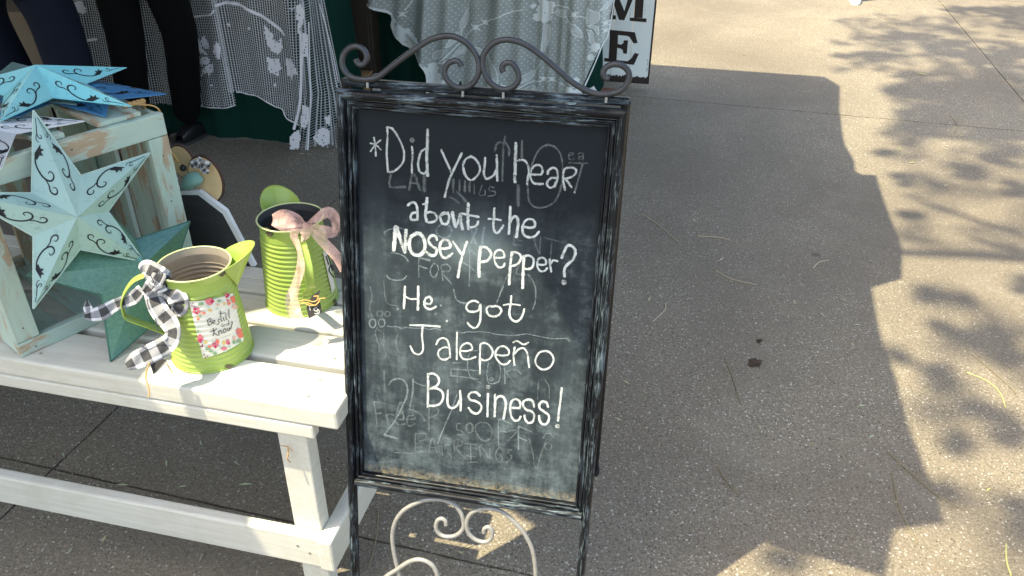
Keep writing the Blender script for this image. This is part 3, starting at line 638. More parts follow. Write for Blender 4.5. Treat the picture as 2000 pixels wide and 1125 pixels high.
# galvanised green star leaning on the crate from the bench
T0 = onz(216, 706, ZB+.002); fdist = float((T0-CBL)@(-e2)); hh = .27
ln = math.atan2(fdist-.012, hh); gn = e2*math.cos(ln)+Z3*(-math.sin(ln))
gn = (e2*math.cos(ln) - Z3*math.sin(ln)); gp = lambda x, y: onpl(x, y, T0, gn)
m = Mat('galvanised_green', rough=.45, metal=.25); p = m.pos(); v = m.n('ShaderNodeTexVoronoi'); m.link(p, v.inputs['Vector']); v.inputs['Scale'].default_value = 260
nz = m.noise(p, 90, 5, .7, .6); c = m.mix(nz, (.045, .13, .105), (.12, .25, .18)); s_ = m.n('ShaderNodeSeparateColor'); m.link(v.outputs['Color'], s_.inputs[0])
c = m.mix(m.math('MULTIPLY', s_.outputs[0], .7), c, (.13, .28, .17)); m.color(c).bump(nz, .2, .0006); MGA = m.m
m = Mat('galvanised_teal', rough=.42, metal=.25); p = m.pos(); v = m.n('ShaderNodeTexVoronoi'); m.link(p, v.inputs['Vector']); v.inputs['Scale'].default_value = 240
nz = m.noise(p, 80, 5, .7, .6); c = m.mix(nz, (.06, .17, .18), (.15, .31, .31)); s_ = m.n('ShaderNodeSeparateColor'); m.link(v.outputs['Color'], s_.inputs[0])
c = m.mix(m.math('MULTIPLY', s_.outputs[0], .65), c, (.16, .34, .31)); m.color(c).bump(nz, .2, .0006); MGB = m.m
gt = [gp(371, 432), gp(352, 640), gp(216, 706), gp(53, 538), gp(148, 348)]
gnn = [gp(330, 560), gp(292, 640), gp(197, 576), gp(150, 470), gp(264, 468)]
gC = onpl(284, 514, T0-gn*.036, gn)+gn*.036
star('metal_star', 'dark green and teal galvanised star leaning below the large mint star', gC, gt, gnn, None, MGA, MGB, -gn*.036, scroll=False, rimr=.0018, edge=m_enamel('dark_green_rim', (.03, .12, .10), (.05, .16, .12)))
# stars lying on the crate top
ZT = ZB+CHT+.012
MAQ = m_enamel('aqua_enamel', (.17, .55, .64), (.24, .60, .64), .35, 5); MAQ2 = m_enamel('aqua_enamel_pale', (.30, .60, .60), (.22, .58, .66), .35, 5)
MBL = m_enamel('blue_enamel', (.045, .17, .36), (.06, .21, .42), .32, 5); MBL2 = m_enamel('blue_enamel_pale', (.08, .26, .46), (.05, .19, .40), .32, 5)
MWH = m_enamel('white_enamel', (.62, .66, .70), (.55, .60, .62), .35, 5)
z_ = ZT+.030
star('metal_star', 'aqua blue cut scroll star lying topmost on the crate', onz(92, 176, z_), [onz(247, 132, z_), onz(257, 208, z_), onz(2, 236, z_), onz(-95, 172, z_), onz(66, 128, z_+.004)],
     [onz(167, 164, z_), onz(104, 191, z_), onz(8, 186, z_), onz(10, 158, z_), onz(110, 150, z_)], None, MAQ, MAQ2, A([-.004, -.006, .052]), rimr=.0012)
z_ = ZT+.012
star('metal_star', 'deep blue cut scroll star showing from under the aqua star', onz(130, 170, z_), [onz(325, 184, z_), onz(206, 228, z_-.008), onz(-20, 250, z_), onz(-60, 165, z_), onz(128, 148, z_)],
     [onz(212, 196, z_), onz(104, 200, z_), onz(15, 205, z_), onz(50, 165, z_), onz(180, 156, z_+.002)], None, MBL, MBL2, A([0, 0, .016]), rimr=.0012)
z_ = ZT+.008
star('metal_star', 'white cut scroll star with one arm across the crate slats', onz(-45, 262, z_), [onz(165, 237, z_), onz(2, 330, z_), onz(-190, 340, z_), onz(-220, 240, z_), onz(-40, 190, z_)],
     [onz(30, 262, z_), onz(-50, 300, z_), onz(-130, 285, z_), onz(-120, 240, z_), onz(20, 222, z_)], None, MWH, MWH, A([0, 0, .018]), rimr=.0012)
z_ = ZT+.016
star('metal_star', 'dull grey teal star whose tip shows behind the aqua star', onz(70, 170, z_), [onz(24, 122, z_), onz(180, 150, z_), onz(150, 205, z_), onz(20, 214, z_), onz(-80, 150, z_)],
     [onz(95, 140, z_), onz(120, 180, z_), onz(70, 195, z_), onz(0, 182, z_), onz(0, 142, z_)], None, m_enamel('grey_teal', (.15, .25, .26), (.20, .30, .30)), MGB, A([0, 0, .010]), scroll=False, rimr=.0012)

# ================================================================== PITCHERS
def m_lime(name):
    m = Mat(name, rough=.33, spec=.55); p = m.pos(); nz = m.noise(p, 5, 3, .5)
    c = m.mix(nz, (.27, .385, .070), (.33, .435, .095))
    m.color(c).bump(m.noise(p, 120, 3, .6), .05, .0005); return m.m
MLM = m_lime('lime_enamel'); MRIM = m_plain('highlit_rolled_rim', (.55, .60, .30), .35)  # rim colour paler than the body: its edge highlight is painted in
MCHIP = m_plain('bare_rusted_tin', (.11, .085, .06), .6, .3, .5, 300)
def pitcher_geo(c, rb, rtp, h):
    """radius of the wall at height z, with its pressed ribs"""
    def r(z):
        t = z/h; base = rb+(rtp-rb)*min(1, t*1.08)
        if t > .93: base += (t-.93)*.04
        rib = 0
        if .045 < t < .83: rib = .00095*math.sin(z/h*2*math.pi*19)
        return base+rib
    return r
def pitcher(label, c, rb, rtp, h, hdir, inner, sdir):
    t = thing('pitcher', label, 'pitcher', c, 'green pitchers on the bench')
    r = pitcher_geo(c, rb, rtp, h); n = 96; nz = 170
    outer = MB(); q = n
    def ringpts(rf, zs):
        return [c+A([rf(z)*math.cos(2*math.pi*k/n), rf(z)*math.sin(2*math.pi*k/n), z]) for z in zs for k in range(n)]
    zs = [h*j/nz for j in range(nz+1)]
    outer.add(ringpts(r, zs), [(j*n+k, j*n+(k+1) % n, (j+1)*n+(k+1) % n, (j+1)*n+k) for j in range(nz) for k in range(n)])
    mk('body', outer, MLM, t, smooth=True)
    inn = MB(); ri = lambda z: r(z)-.0012
    inn.add(ringpts(ri, zs[2:]), [(j*n+k, (j+1)*n+k, (j+1)*n+(k+1) % n, j*n+(k+1) % n) for j in range(nz-2) for k in range(n)])
    b0 = len(inn.v); inn.add([c+A([0, 0, .003])]+[c+A([ri(.003)*math.cos(2*math.pi*k/n), ri(.003)*math.sin(2*math.pi*k/n), .003]) for k in range(n)], [(0, 1+k, 1+(k+1) % n) for k in range(n)])
    mk('inner_wall', inn, inner, t, smooth=True)
    rim = MB(); R = r(h)+.0002
    rim.tube([c+A([R*math.cos(2*math.pi*k/n), R*math.sin(2*math.pi*k/n), h]) for k in range(n+1)], .0017, 8, cap=False); mk('rim', rim, MRIM, t, smooth=True)
    rim = MB(); R = r(0)+.0004
    rim.tube([c+A([R*math.cos(2*math.pi*k/n), R*math.sin(2*math.pi*k/n), .0020]) for k in range(n+1)], .0018, 8, cap=False); mk('base_seam', rim, MLM, t, smooth=True)
    # spout: a tongue of sheet folded round the rim
    a0 = math.atan2(sdir[1], sdir[0]); sp_ = MB(); NU, NV = 28, 12
    def S(u, v):
        th = (u-.5)*2; an = a0+th*.62
        zl = h*(.70+.29*abs(th)**1.3); rl = r(zl)+.0012
        low = c+A([rl*math.cos(an), rl*math.sin(an), zl])
        k = math.cos(th*math.pi/2)**.8
        ro = r(h)+.001+.046*k; zo = h+.026*k
        an2 = a0+th*(.62-.12*k)
        hi = c+A([ro*math.cos(an2), ro*math.sin(an2), zo])
        return low+(hi-low)*v**1.05
    sp_.grid(S, NU, NV); mk('spout', sp_, MLM, t, smooth=True, solid=.001)
    # handle: a strap, rolled edges
    hd = A([hdir[0], hdir[1], 0.]); hd /= np.linalg.norm(hd); side = A([-hd[1], hd[0], 0])
    prof = [(r(h*.93)+.0005, h*.93), (r(h*.93)+.018, h*.95), (r(h*.9)+.046, h*.90), (r(h*.8)+.068, h*.74), (r(h*.7)+.071, h*.60), (r(h*.6)+.066, h*.52), (r(h*.5)+.034, h*.40), (r(h*.33)+.006, h*.30), (r(h*.25)+.0008, h*.24)]
    pp = smooth_path([A([a, b]) for a, b in prof], 8)
    st_ = MB(); hw = .0085
    vs = []
    for a, b in pp:
        for s in (-1, -.8, 0, .8, 1): vs.append(c+hd*(a+(.0012 if abs(s) == 1 else 0))+side*hw*s+Z3*b)
    st_.add(vs, [(i*5+j, i*5+j+1, (i+1)*5+j+1, (i+1)*5+j) for i in range(len(pp)-1) for j in range(4)])
    for s in (-1, 1): st_.tube([c+hd*a+side*hw*s+Z3*b for a, b in pp], .0011, 6)
    mk('handle', st_, MLM, t, smooth=True, solid=.0008)
    def hit(x, y):
        """where the sight line meets the wall"""
        d = ray(x, y); lo, hi = .8, 3.2
        f = lambda s: (lambda p: math.hypot(p[0]-c[0], p[1]-c[1])-(rb+(rtp-rb)*min(1, max(0, (p[2]-c[2])/h)*1.08)))(CAM+d*s)
        s = .8
        while s < 2.6 and f(s) > 0: s += .002
        a, b = s-.002, s
        for _ in range(20):
            mi = (a+b)/2
            if f(mi) > 0: a = mi
            else: b = mi
        return CAM+d*a
    return t, hit, r, hd
kz0 = (CH-ZB)/.94
c1 = A([-.583*kz0, 1.287*kz0, ZB]); c2 = A([-.452*kz0, 1.480*kz0, ZB])
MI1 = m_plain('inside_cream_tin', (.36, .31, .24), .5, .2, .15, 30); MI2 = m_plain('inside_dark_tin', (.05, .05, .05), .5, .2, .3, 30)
p1, hit1, r1, hd1 = pitcher('lime green ribbed pitcher with floral lettered label and gingham bow', c1, .0755, .0625, .196, (-.95, -.30), MI1, (.95, .30))
p2, hit2, r2, hd2 = pitcher('lime green ribbed pitcher with sheer pink bow, beside the chalkboard', c2, .0760, .0635, .196, (.42, -.9), MI2, (-.55, .9))
def outw(P, c, k): d = P-c; d[2] = 0; return P+d/np.linalg.norm(d)*k
def wmap(hit, c, k): return lambda x, y: outw(hit(x, y), c, k)
# chips of bare metal
for par, hit, c, L in ((p1, hit1, c1, [(372, 549, 9, 3), (432, 533, 7, 6), (449, 715, 9, 4), (364, 727, 10, 3)]), (p2, hit2, c2, [(529, 455, 8, 7), (521, 447, 5, 4), (653, 590, 3, 6), (610, 552, 2, 2)])):
    mb = MB()
    for x, y, a, b in L: disc(mb, (x, y), a, wmap(hit, c, .0022), 14, b, .7)
    mk('paint_chip', mb, MCHIP, par)
# the floral label
m = Mat('label_paper', rough=.6); nz = m.noise(m.pos(), 30, 4, .6); m.color(m.mix(nz, (.66, .66, .58), (.74, .72, .64))); MPAP = m.m
mb = MB(); cr = [(369, 587), (453, 572), (475, 665), (397, 699)]
def lab(u, v):
    x = (1-v)*(cr[0][0]*(1-u)+cr[1][0]*u)+v*(cr[3][0]*(1-u)+cr[2][0]*u); y = (1-v)*(cr[0][1]*(1-u)+cr[1][1]*u)+v*(cr[3][1]*(1-u)+cr[2][1]*u)
    y += 5*math.sin(math.pi*u)*1.0
    p = hit1(x, y); rr = r1(p[2]-c1[2])-(.0755-.013*min(1, (p[2]-c1[2])/.196*1.08))
    return outw(p, c1, .0016+rr*.55)
mb.grid(lab, 20, 60); mk('label', mb, MPAP, p1, smooth=True)
cL = (360, 560, 7.5)
lm = wmap(hit1, c1, .0029); lm2 = wmap(hit1, c1, .0033)
INK = m_plain('black_ink', (.012, .012, .013), .6)
def paint(col, name): return m_plain(name, col, .6, 0, .25, 250)
pal = {'p': paint((.62, .16, .20), 'pink_paint'), 'm': paint((.42, .02, .10), 'magenta_paint'), 'c': paint((.72, .17, .10), 'coral_paint'), 'y': paint((.68, .45, .12), 'yellow_paint'), 'l': paint((.70, .42, .34), 'blush_paint'), 'g': paint((.22, .36, .19), 'leaf_paint'), 'b': paint((.46, .58, .50), 'pale_leaf_paint'), 'r': paint((.24, .02, .03), 'berry_paint')}
FL = [('p', 365, 205, 50, 40), ('m', 400, 205, 18, 26), ('m', 612, 125, 24, 30), ('p', 590, 110, 18, 18), ('c', 690, 165, 26, 28), ('c', 700, 205, 22, 26), ('p', 235, 745, 34, 46), ('m', 240, 780, 22, 30), ('c', 480, 790, 26, 26), ('p', 625, 800, 26, 30), ('m', 640, 820, 14, 18),
      ('p', 580, 895, 36, 20), ('c', 790, 640, 36, 30), ('c', 805, 710, 30, 36), ('p', 770, 670, 22, 24), ('l', 270, 375, 32, 20), ('c', 290, 372, 14, 14), ('y', 370, 335, 30, 16), ('c', 205, 465, 18, 12), ('l', 720, 290, 34, 24), ('c', 640, 240, 20, 22), ('p', 625, 195, 22, 14), ('l', 485, 255, 22, 16), ('y', 570, 240, 18, 16), ('y', 200, 430, 12, 16), ('y', 570, 810, 14, 28), ('y', 310, 800, 22, 16), ('l', 720, 745, 18, 26), ('c', 370, 865, 18, 16),
      ('g', 245, 242, 38, 18), ('g', 440, 152, 22, 14), ('b', 345, 280, 18, 20), ('g', 495, 200, 22, 16), ('b', 470, 310, 18, 14), ('b', 540, 200, 14, 18), ('b', 215, 560, 24, 14), ('b', 190, 590, 14, 14), ('g', 345, 895, 34, 16), ('g', 392, 937, 28, 16), ('g', 445, 967, 24, 18), ('b', 520, 870, 20, 12), ('g', 715, 800, 20, 26), ('g', 785, 790, 30, 26), ('b', 750, 830, 20, 16), ('g', 205, 640, 12, 20), ('b', 270, 800, 16, 12), ('b', 655, 870, 14, 20), ('g', 235, 415, 14, 12), ('b', 425, 800, 12, 14), ('b', 590, 935, 18, 10),
      ('r', 130, 228, 8, 8), ('r', 115, 268, 8, 8), ('r', 150, 278, 8, 8), ('r', 290, 985, 8, 8), ('r', 342, 1006, 8, 8), ('r', 312, 1022, 8, 8), ('r', 255, 862, 20, 7), ('r', 268, 850, 7, 18)]
for (fx, fy, rr) in ((180, 340, 34), (450, 838, 30)):
    for k in range(5):
        a = k*2*math.pi/5+.3; FL.append(('m' if k % 2 else 'p', fx+rr*math.cos(a), fy+rr*math.sin(a), 20, 17))
for key, mt in pal.items():
    mb = MB()
    for q in FL:
        if q[0] == key:
            (cc,) = rel(cL, [(q[1], q[2])]); disc(mb, cc, q[3]/6.2, lm, 10, q[4]/6.2, .5)
    mk('printed_flowers', mb, mt, p1)
mb = MB()
for s in ([(330, 480), (345, 520), (345, 552)], [(335, 490), (365, 452), (388, 470), (357, 505)], [(357, 505), (378, 498), (398, 520), (380, 545), (345, 554)],
          [(410, 512), (440, 497), (436, 480), (415, 485), (408, 510), (422, 530), (447, 520)], [(512, 463), (490, 468), (486, 490), (502, 507), (490, 532), (463, 545)],
          [(515, 345), (522, 420), (530, 495), (546, 488)], [(500, 388), (580, 374)], [(558, 440), (568, 485), (582, 478)], [(593, 378), (598, 468), (614, 468)], [(635, 320), (638, 430), (652, 450)],
          ):
    stroke(mb, rel(cL, s), 1.25, lm2, .5, 4)
for s in ([(552, 542), (530, 555), (538, 576), (553, 570), (556, 545), (562, 576)], [(577, 572), (576, 545), (592, 542), (602, 566)], [(628, 530), (612, 540), (618, 560), (632, 550), (634, 480), (640, 548)]):
    stroke(mb, rel(cL, s), .7, lm2, .3, 4)
for s in ([(375, 650), (432, 622)], [(415, 595), (426, 650), (420, 700), (412, 700)], [(468, 600), (428, 648), (462, 690), (500, 702)], [(490, 640), (502, 692), (498, 648), (525, 625), (532, 672), (548, 665)], [(582, 600), (556, 630), (570, 662), (600, 640), (582, 600)], [(615, 598), (628, 638), (648, 622), (648, 590), (664, 612), (686, 510), (676, 515)]):
    stroke(mb, rel(cL, s), 1.4, lm2, .5, 4)
for k in range(9): stroke(mb, rel(cL, [(522+k*16, 744-k*6), (531+k*16, 741-k*6)]), .6, lm2, 0, 2)
mk('label_lettering', mb, INK, p1)
# gingham ribbon
m = Mat('gingham_cloth', rough=.85, spec=.2); sep = m.n('ShaderNodeSeparateXYZ'); m.link(m.uv(), sep.inputs[0])
fa = m.math('GREATER_THAN', m.math('FRACT', m.math('ADD', sep.outputs[0], .0)), .5); fb_ = m.math('GREATER_THAN', m.math('FRACT', sep.outputs[1]), .5)
s_ = m.math('MULTIPLY', m.math('ADD', fa, fb_), .5); wv_ = m.noise(m.pos(), 700, 2, .5)
c = m.ramp(s_, [(0, (.66, .67, .70)), (.25, (.23, .235, .255)), (.75, (.014, .014, .016))], 'CONSTANT')
m.color(m.mix(m.math('MULTIPLY', wv_, .25), c, (.3, .3, .32))).bump(wv_, .3, .0006); MGI = m.m
def face_plane(ref, off=0.):
    n = fw.copy(); P = A(ref)-n*off
    return lambda x, y, k=0.: onpl(x, y, P-n*k, n)
def ribbon(mb, crop, pts, wid, pl, ks, uvs=1., wobble=.0, nsub=8, checks=1.5, v0=0., across=6, wk=1.):
    """a cloth band: pts centre line in photo crop units, wid in photo px, ks depth offsets (m, towards the viewer)"""
    P = smooth_path([A([x, y, k, w_]) for (x, y), k, w_ in zip(rel(crop, pts), ks, [q_*wk for q_ in wid] if not np.isscalar(wid) else [wid*wk]*len(pts))], nsub)
    m_ = len(P); vs = []; uv = []; s = v0
    for i, p in enumerate(P):
        t = P[min(i+1, m_-1)][:2]-P[max(i-1, 0)][:2]; t /= np.linalg.norm(t)+1e-9; nrm = A([-t[1], t[0]])
        if i: s += np.linalg.norm(P[i][:2]-P[i-1][:2])/uvs
        for j in range(across+1):
            h = (j/across-.5); q = p[:2]+nrm*h*p[3]
            vs.append(pl(q[0], q[1], p[2]+wobble*math.sin(j/across*math.pi*2+i*.35)+.35*wobble*math.sin(i*.9))); uv.append((h*checks*.62+.75, s))
    w1 = across+1
    mb.add(vs, [(i*w1+j, i*w1+j+1, (i+1)*w1+j+1, (i+1)*w1+j) for i in range(m_-1) for j in range(across)], uv)
kp = c1+hd1*(.085)+Z3*.175; pl1 = face_plane(kp, .0); cR = (150, 500, 4.69)
bow = mk('gingham_bow', MB().add([(0, 0, 0)], []), MGI, p1)
def bowpart(name, mb, mat, par, thick=.0006): return mk(name, mb, mat, par, smooth=True, solid=thick)
K_ = dict(wk=1.22, across=8)
mb = MB(); ribbon(mb, cR, [(690, 330), (720, 430), (770, 520), (845, 610), (880, 700), (855, 780), (780, 840), (650, 905), (540, 960), (455, 1005)], [26, 30, 31, 30, 26, 28, 31, 31, 28, 16], pl1, [.012, .016, .020, .022, .026, .030, .036, .044, .05, .052], 36, .0018, v0=.2, **K_); bowpart('ribbon_tail', mb, MGI, bow)
mb = MB(); ribbon(mb, cR, [(600, 300), (520, 380), (430, 420), (330, 460), (230, 520), (130, 545), (70, 550)], [17, 22, 20, 20, 24, 18, 9], pl1, [.01, .006, -.006, -.004, 0, .004, .006], 36, .0015, v0=.3, **K_); ribbon(mb, cR, [(120, 535), (100, 470), (95, 400)], [14, 18, 3], pl1, [.002, .001, 0], 36, .001, v0=.05); bowpart('ribbon_tail', mb, MGI, bow)
mb = MB(); ribbon(mb, cR, [(740, 300), (810, 310), (890, 350), (935, 420), (925, 490), (885, 530)], [16, 30, 38, 40, 36, 14], pl1, [.012, .024, .030, .026, .016, .008], 40, .003, v0=.2, wk=1., across=10); bowpart('ribbon_loop', mb, MGI, bow)
mb = MB(); ribbon(mb, cR, [(800, 330), (830, 400), (850, 470), (880, 530)], [12, 18, 16, 6], pl1, [.004, .008, .008, .006], 36, .001, v0=.7, **K_); bowpart('ribbon_loop', mb, MGI, bow)
mb = MB()
ribbon(mb, cR, [(585, 140), (630, 115), (700, 150), (770, 200), (845, 235), (875, 225)], [14, 34, 40, 42, 36, 18], pl1, [.012, .026, .038, .038, .024, .012], 40, .003, v0=.1)
ribbon(mb, cR, [(615, 330), (665, 290), (720, 230), (760, 165), (750, 120)], [14, 26, 28, 26, 14], pl1, [.018, .032, .044, .040, .024], 36, .002, v0=.6)
ribbon(mb, cR, [(630, 320), (720, 300), (810, 265), (865, 235)], [14, 22, 22, 12], pl1, [.018, .030, .030, .018], 36, .002, v0=.4)
bowpart('ribbon_knot', mb, MGI, bow)
# stitched dark edge threads
edge = MB(); MTH = m_plain('navy_thread', (.03, .03, .06), .8)
for s in ([(680, 100), (665, 160), (700, 230), (690, 250)], [(765, 130), (735, 210), (690, 300), (650, 345)], [(640, 360), (660, 470), (720, 570), (740, 690)], [(780, 715), (650, 800), (520, 880), (470, 930)]):
    P = smooth_path([pl1(x, y, .047) for x, y in rel(cR, s)], 4); edge.tube(P, .0007, 5)
mk('edge_stitching', edge, MTH, bow)
# jute tie and little black tag
MJU = m_plain('jute', (.45, .28, .11), .9, 0, .35, 300)
mb = MB()
mb.tube(smooth_path([pl1(x, y, .050) for x, y in ((292, 708), (287, 722), (285, 740), (289, 752), (292, 768), (290, 776))], 4), [.0014]*21, 6)
mb.tube(smooth_path([pl1(x, y, .030) for x, y in ((323, 702), (327, 712), (333, 722), (338, 728))], 4), .0012, 6); mk('jute_tie', mb, MJU, p1)
MTAG = m_plain('black_card', (.018, .016, .015), .7)
mk('price_tag', MB().prism([pl1(x, y, .040) for x, y in ((294, 712), (318, 700), (325, 704), (300, 731))], -fw*.001), MTAG, p1)
mk('tag_back', MB().prism([pl1(x, y, .038) for x, y in ((300, 731), (326, 704), (329, 706), (306, 728))], -fw*.001), m_plain('kraft_card', (.6, .55, .45), .8), p1)
# sheer pink bow on the second pitcher
m = Mat('pink_organza', rough=.45, spec=.5); nz = m.noise(m.pos(), 500, 3, .7); n2_ = m.noise(m.pos(), 45, 4, .6, .6)
m.color(m.mix(n2_, (.66, .36, .32), (.80, .58, .52))); m.alpha(m.ramp(m.math('ADD', m.math('MULTIPLY', nz, .5), m.math('MULTIPLY', n2_, .6)), [(.42, .30), (.72, .78)])); m.b.inputs['Sheen Weight'].default_value = .4; MOR = m.m
kp2 = onz(595, 448, ZB+.196); pl2 = face_plane(c2+hd2*.085+Z3*.18, 0.); cO = (520, 380, 4.325)
bow2 = mk('pink_bow', MB().add([(0, 0, 0)], []), MOR, p2)
def org(name, *rs):
    mb = MB()
    for pts, wd, ks in rs: ribbon(mb, cO, pts, wd, pl2, ks, 26, .0016, nsub=8, across=8)
    mk(name, mb, MOR, bow2, smooth=True)
org('ribbon_loop', ([(330, 262), (260, 225), (150, 205), (60, 222)], [5, 26, 37, 26], [.024, .036, .040, .026]), ([(330, 262), (250, 270), (150, 260), (50, 235)], [4, 16, 24, 12], [.018, .022, .02, .014]))
org('ribbon_loop', ([(340, 255), (430, 200), (520, 150), (580, 200), (600, 320)], [5, 16, 22, 20, 16], [.024, .034, .040, .036, .026]), ([(340, 262), (430, 290), (520, 320), (605, 325)], [5, 18, 24, 10], [.020, .028, .028, .02]))
org('ribbon_tail', ([(250, 290), (235, 350), (280, 470), (290, 620), (250, 760), (215, 880), (240, 990), (300, 1050)], [17, 16, 10, 17, 17, 25, 27, 10], [.02, .022, .024, .026, .026, .028, .030, .032]))
org('ribbon_tail', ([(300, 280), (330, 330), (300, 400)], [14, 20, 4], [.026, .028, .026]), ([(355, 270), (430, 350), (520, 440), (600, 530), (660, 640)], [7, 17, 20, 20, 18], [.026, .030, .034, .036, .036]))
mb = MB(); mb.ball(pl2(*rel(cO, [(335, 262)])[0], .03), .0065, sq=(1, .8, 1)); mk('ribbon_knot', mb, MOR, bow2, smooth=True)
# its tag with raffia
mk('price_tag', MB().prism([pl2(x, y, .026) for x, y in rel(cO, [(362, 1047), (340, 955), (385, 860), (458, 803), (440, 870), (455, 905), (472, 992)])], -fw*.001), MTAG, p2)
mb = MB(); tmap = lambda x, y: pl2(x, y, .0280)
stroke(mb, rel(cO, [(362, 930), (372, 978)]), .9, tmap); stroke(mb, rel(cO, [(425, 955), (402, 965), (412, 982), (430, 985), (428, 1008), (408, 1003)]), 1., tmap); stroke(mb, rel(cO, [(432, 965), (448, 985), (440, 1010), (430, 990), (434, 968)]), 1., tmap)
mk('tag_lettering', mb, m_plain('white_ink', (.75, .75, .72), .8), p2)
mb = MB()
for s in ([(275, 900), (330, 890), (400, 905), (450, 880), (500, 875)], [(285, 925), (350, 915), (410, 935), (450, 905)], [(300, 905), (360, 935), (420, 930), (455, 890)], [(400, 860), (440, 858), (430, 880)]):
    mb.tube(smooth_path([pl2(x, y, .032) for x, y in rel(cO, s)], 4), .0011, 5)
mk('raffia_tie', mb, m_plain('raffia', (.62, .38, .12), .8, 0, .3, 200), p2)
w2 = wmap(hit2, c2, .0026); mb = MB()
cr2 = [(469/4.325+520, 480/4.325+380), (511/4.325+520, 488/4.325+380), (573/4.325+520, 785/4.325+380), (546/4.325+520, 828/4.325+380)]
mb.grid(lambda u, v: w2((1-v)*(cr2[0][0]*(1-u)+cr2[1][0]*u)+v*(cr2[3][0]*(1-u)+cr2[2][0]*u), (1-v)*(cr2[0][1]*(1-u)+cr2[1][1]*u)+v*(cr2[3][1]*(1-u)+cr2[2][1]*u)), 8, 24); mk('label', mb, MPAP, p2)
mb = MB(); w3 = wmap(hit2, c2, .0032)
for s in ([(508, 508), (528, 570), (545, 640)], [(495, 520), (515, 590)], [(530, 600), (520, 640), (560, 700)], [(540, 590), (556, 640)]): stroke(mb, rel(cO, s), 2.2, w3, .2, 4)
mk('label_lettering', mb, INK, p2)

# ================================================================== TAG SHAPED BOARD, WOOD SLICES, BEADS behind the crate
G0 = onz(497, 520, ZB+.001); tp_ = lambda x, y, k=0.: onpl(x, y, G0-CD*k, CD+Z3*.0)
board = thing('tag_board', 'black tag shaped board with white edge leaning behind the crate', 'board', G0)
m = Mat('brushed_black_board', rough=.6); gx = m.noise(m.frame(BD, Z3, CD, 6, 130, 130), 1, 5, .6); gz = m.noise(m.frame(Z3, BD, CD, 4, 260, 60), 1, 4, .6)
m.color(m.mix(m.ramp(gz, [(.62, 0.), (.72, .3)]), m.mix(gx, (.014, .014, .016), (.055, .055, .058)), (.2, .2, .2))).bump(gx, .3, .001)
poly = [(300, 372), (388, 373), (440, 413), (497, 520), (300, 520)]
mk('board_face', MB().prism([tp_(x, y) for x, y in [(300, 380), (387, 381), (435, 417), (490, 520), (300, 520)]], CD*.006), m.m, board)
MWE = m_plain('white_edge_paint', (.66, .68, .70), .6)
ew = MB()
ew.prism([tp_(x, y, .002) for x, y in [(300, 373), (389, 373), (387, 381), (300, 380)]], CD*.011)
ew.prism([tp_(x, y, .002) for x, y in [(389, 373), (441, 412), (435, 418), (387, 381)]], CD*.011)
ew.prism([tp_(x, y, .002) for x, y in [(441, 412), (498, 520), (490, 520), (435, 418)]], CD*.011)
mk('white_edge', ew, MWE, board)
sl_ = lambda x, y, k=0.: onpl(x, y, G0+CD*.016, CD) - CD*k
def slice_(label, cx, cy, rx, ry, rot, k):
    t = thing('wood_slice', label, 'wood slice', sl_(cx, cy+ry), 'wood slices behind the crate')
    def el(s, kk, wob=.03): return [sl_(cx+(rx*s*math.cos(a)*math.cos(rot)-ry*s*math.sin(a)*math.sin(rot)), cy+(rx*s*math.cos(a)*math.sin(rot)+ry*s*math.sin(a)*math.cos(rot)), kk) for a in [2*math.pi*i/36 for i in range(36)]]
    mk('bark', MB().prism(el(1, k), CD*.008), m_plain('dark_bark', (.06, .028, .018), .8, 0, .4, 120), t, bevel=.001)
    mw = Mat('cut_wood', rough=.6); nzw = mw.noise(mw.pos(), 35, 4, .6); mw.color(mw.mix(nzw, (.62, .42, .20), (.74, .58, .34)))
    mk('cut_face', MB().prism(el(.93, k+.0012), CD*.004), mw.m, t)
    return t
slice_('round wood slice with dark bark rim hanging above the black tag board', 402, 350, 31, 50, -.45, .002)
slice_('smaller wood slice half hidden behind the crate edge', 340, 326, 22, 36, -.5, -.03)
lf = thing('fabric_leaf', 'pale teal fabric leaf lying over the wood slice', 'leaf', sl_(380, 350, .02))
cK = (300, 280, 4.02); MLF = m_plain('teal_felt', (.24, .44, .39), .8, 0, .15, 60)
mb = MB(); P2 = rel(cK, [(215, 378), (248, 330), (255, 250), (300, 210), (370, 206), (426, 258), (395, 305), (320, 342), (260, 358)])
cc = sl_(*rel(cK, [(320, 290)])[0], .022); mb.add([cc]+[sl_(x, y, .013+.004*(i % 2)) for i, (x, y) in enumerate(P2)], [(0, 1+i, 1+(i+1) % len(P2)) for i in range(len(P2))]); mk('leaf_blade', mb, MLF, lf, smooth=True, solid=.0008)
bd = thing('bead_string', 'three white wooden beads hanging beside the crate', 'beads', sl_(348, 360, .02))
for x, y, r_ in ((182, 185, 27), (207, 250, 29), (217, 316, 32)):
    mk('bead', MB().ball(sl_(*rel(cK, [(x, y)])[0], .022), r_/4.02/F*1.78), m_plain('white_bead', (.68, .69, .70), .5, 0, .06), bd, smooth=True)
mk('string', MB().tube([sl_(*rel(cK, [(170, 120)])[0], .022), sl_(*rel(cK, [(225, 400)])[0], .022)], .0008, 5), MJU, bd)
rp = thing('jute_rope', 'tan jute rope with black bead tied over the crate corner', 'rope', cq(CW-.01, .05, CHT))
R0 = cq(CW-.004, .02, CHT+.004)
ropeP = [sl_(303, 205, .06), sl_(312, 210, .055), sl_(327, 240, .045), sl_(345, 275, .035), sl_(362, 308, .026)]
kz = cq(CW-.03, .055, CHT+.014)
mb = MB(); P = smooth_path([cq(CW-.035, .050, CHT+.014), cq(CW-.012, .045, CHT+.012), *ropeP[1:]], 12)
mb.tube(P, [.0030*(1+.14*math.sin(i*1.9)) for i in range(len(P))], 7); mk('rope_strand', mb, MJU, rp, smooth=True)
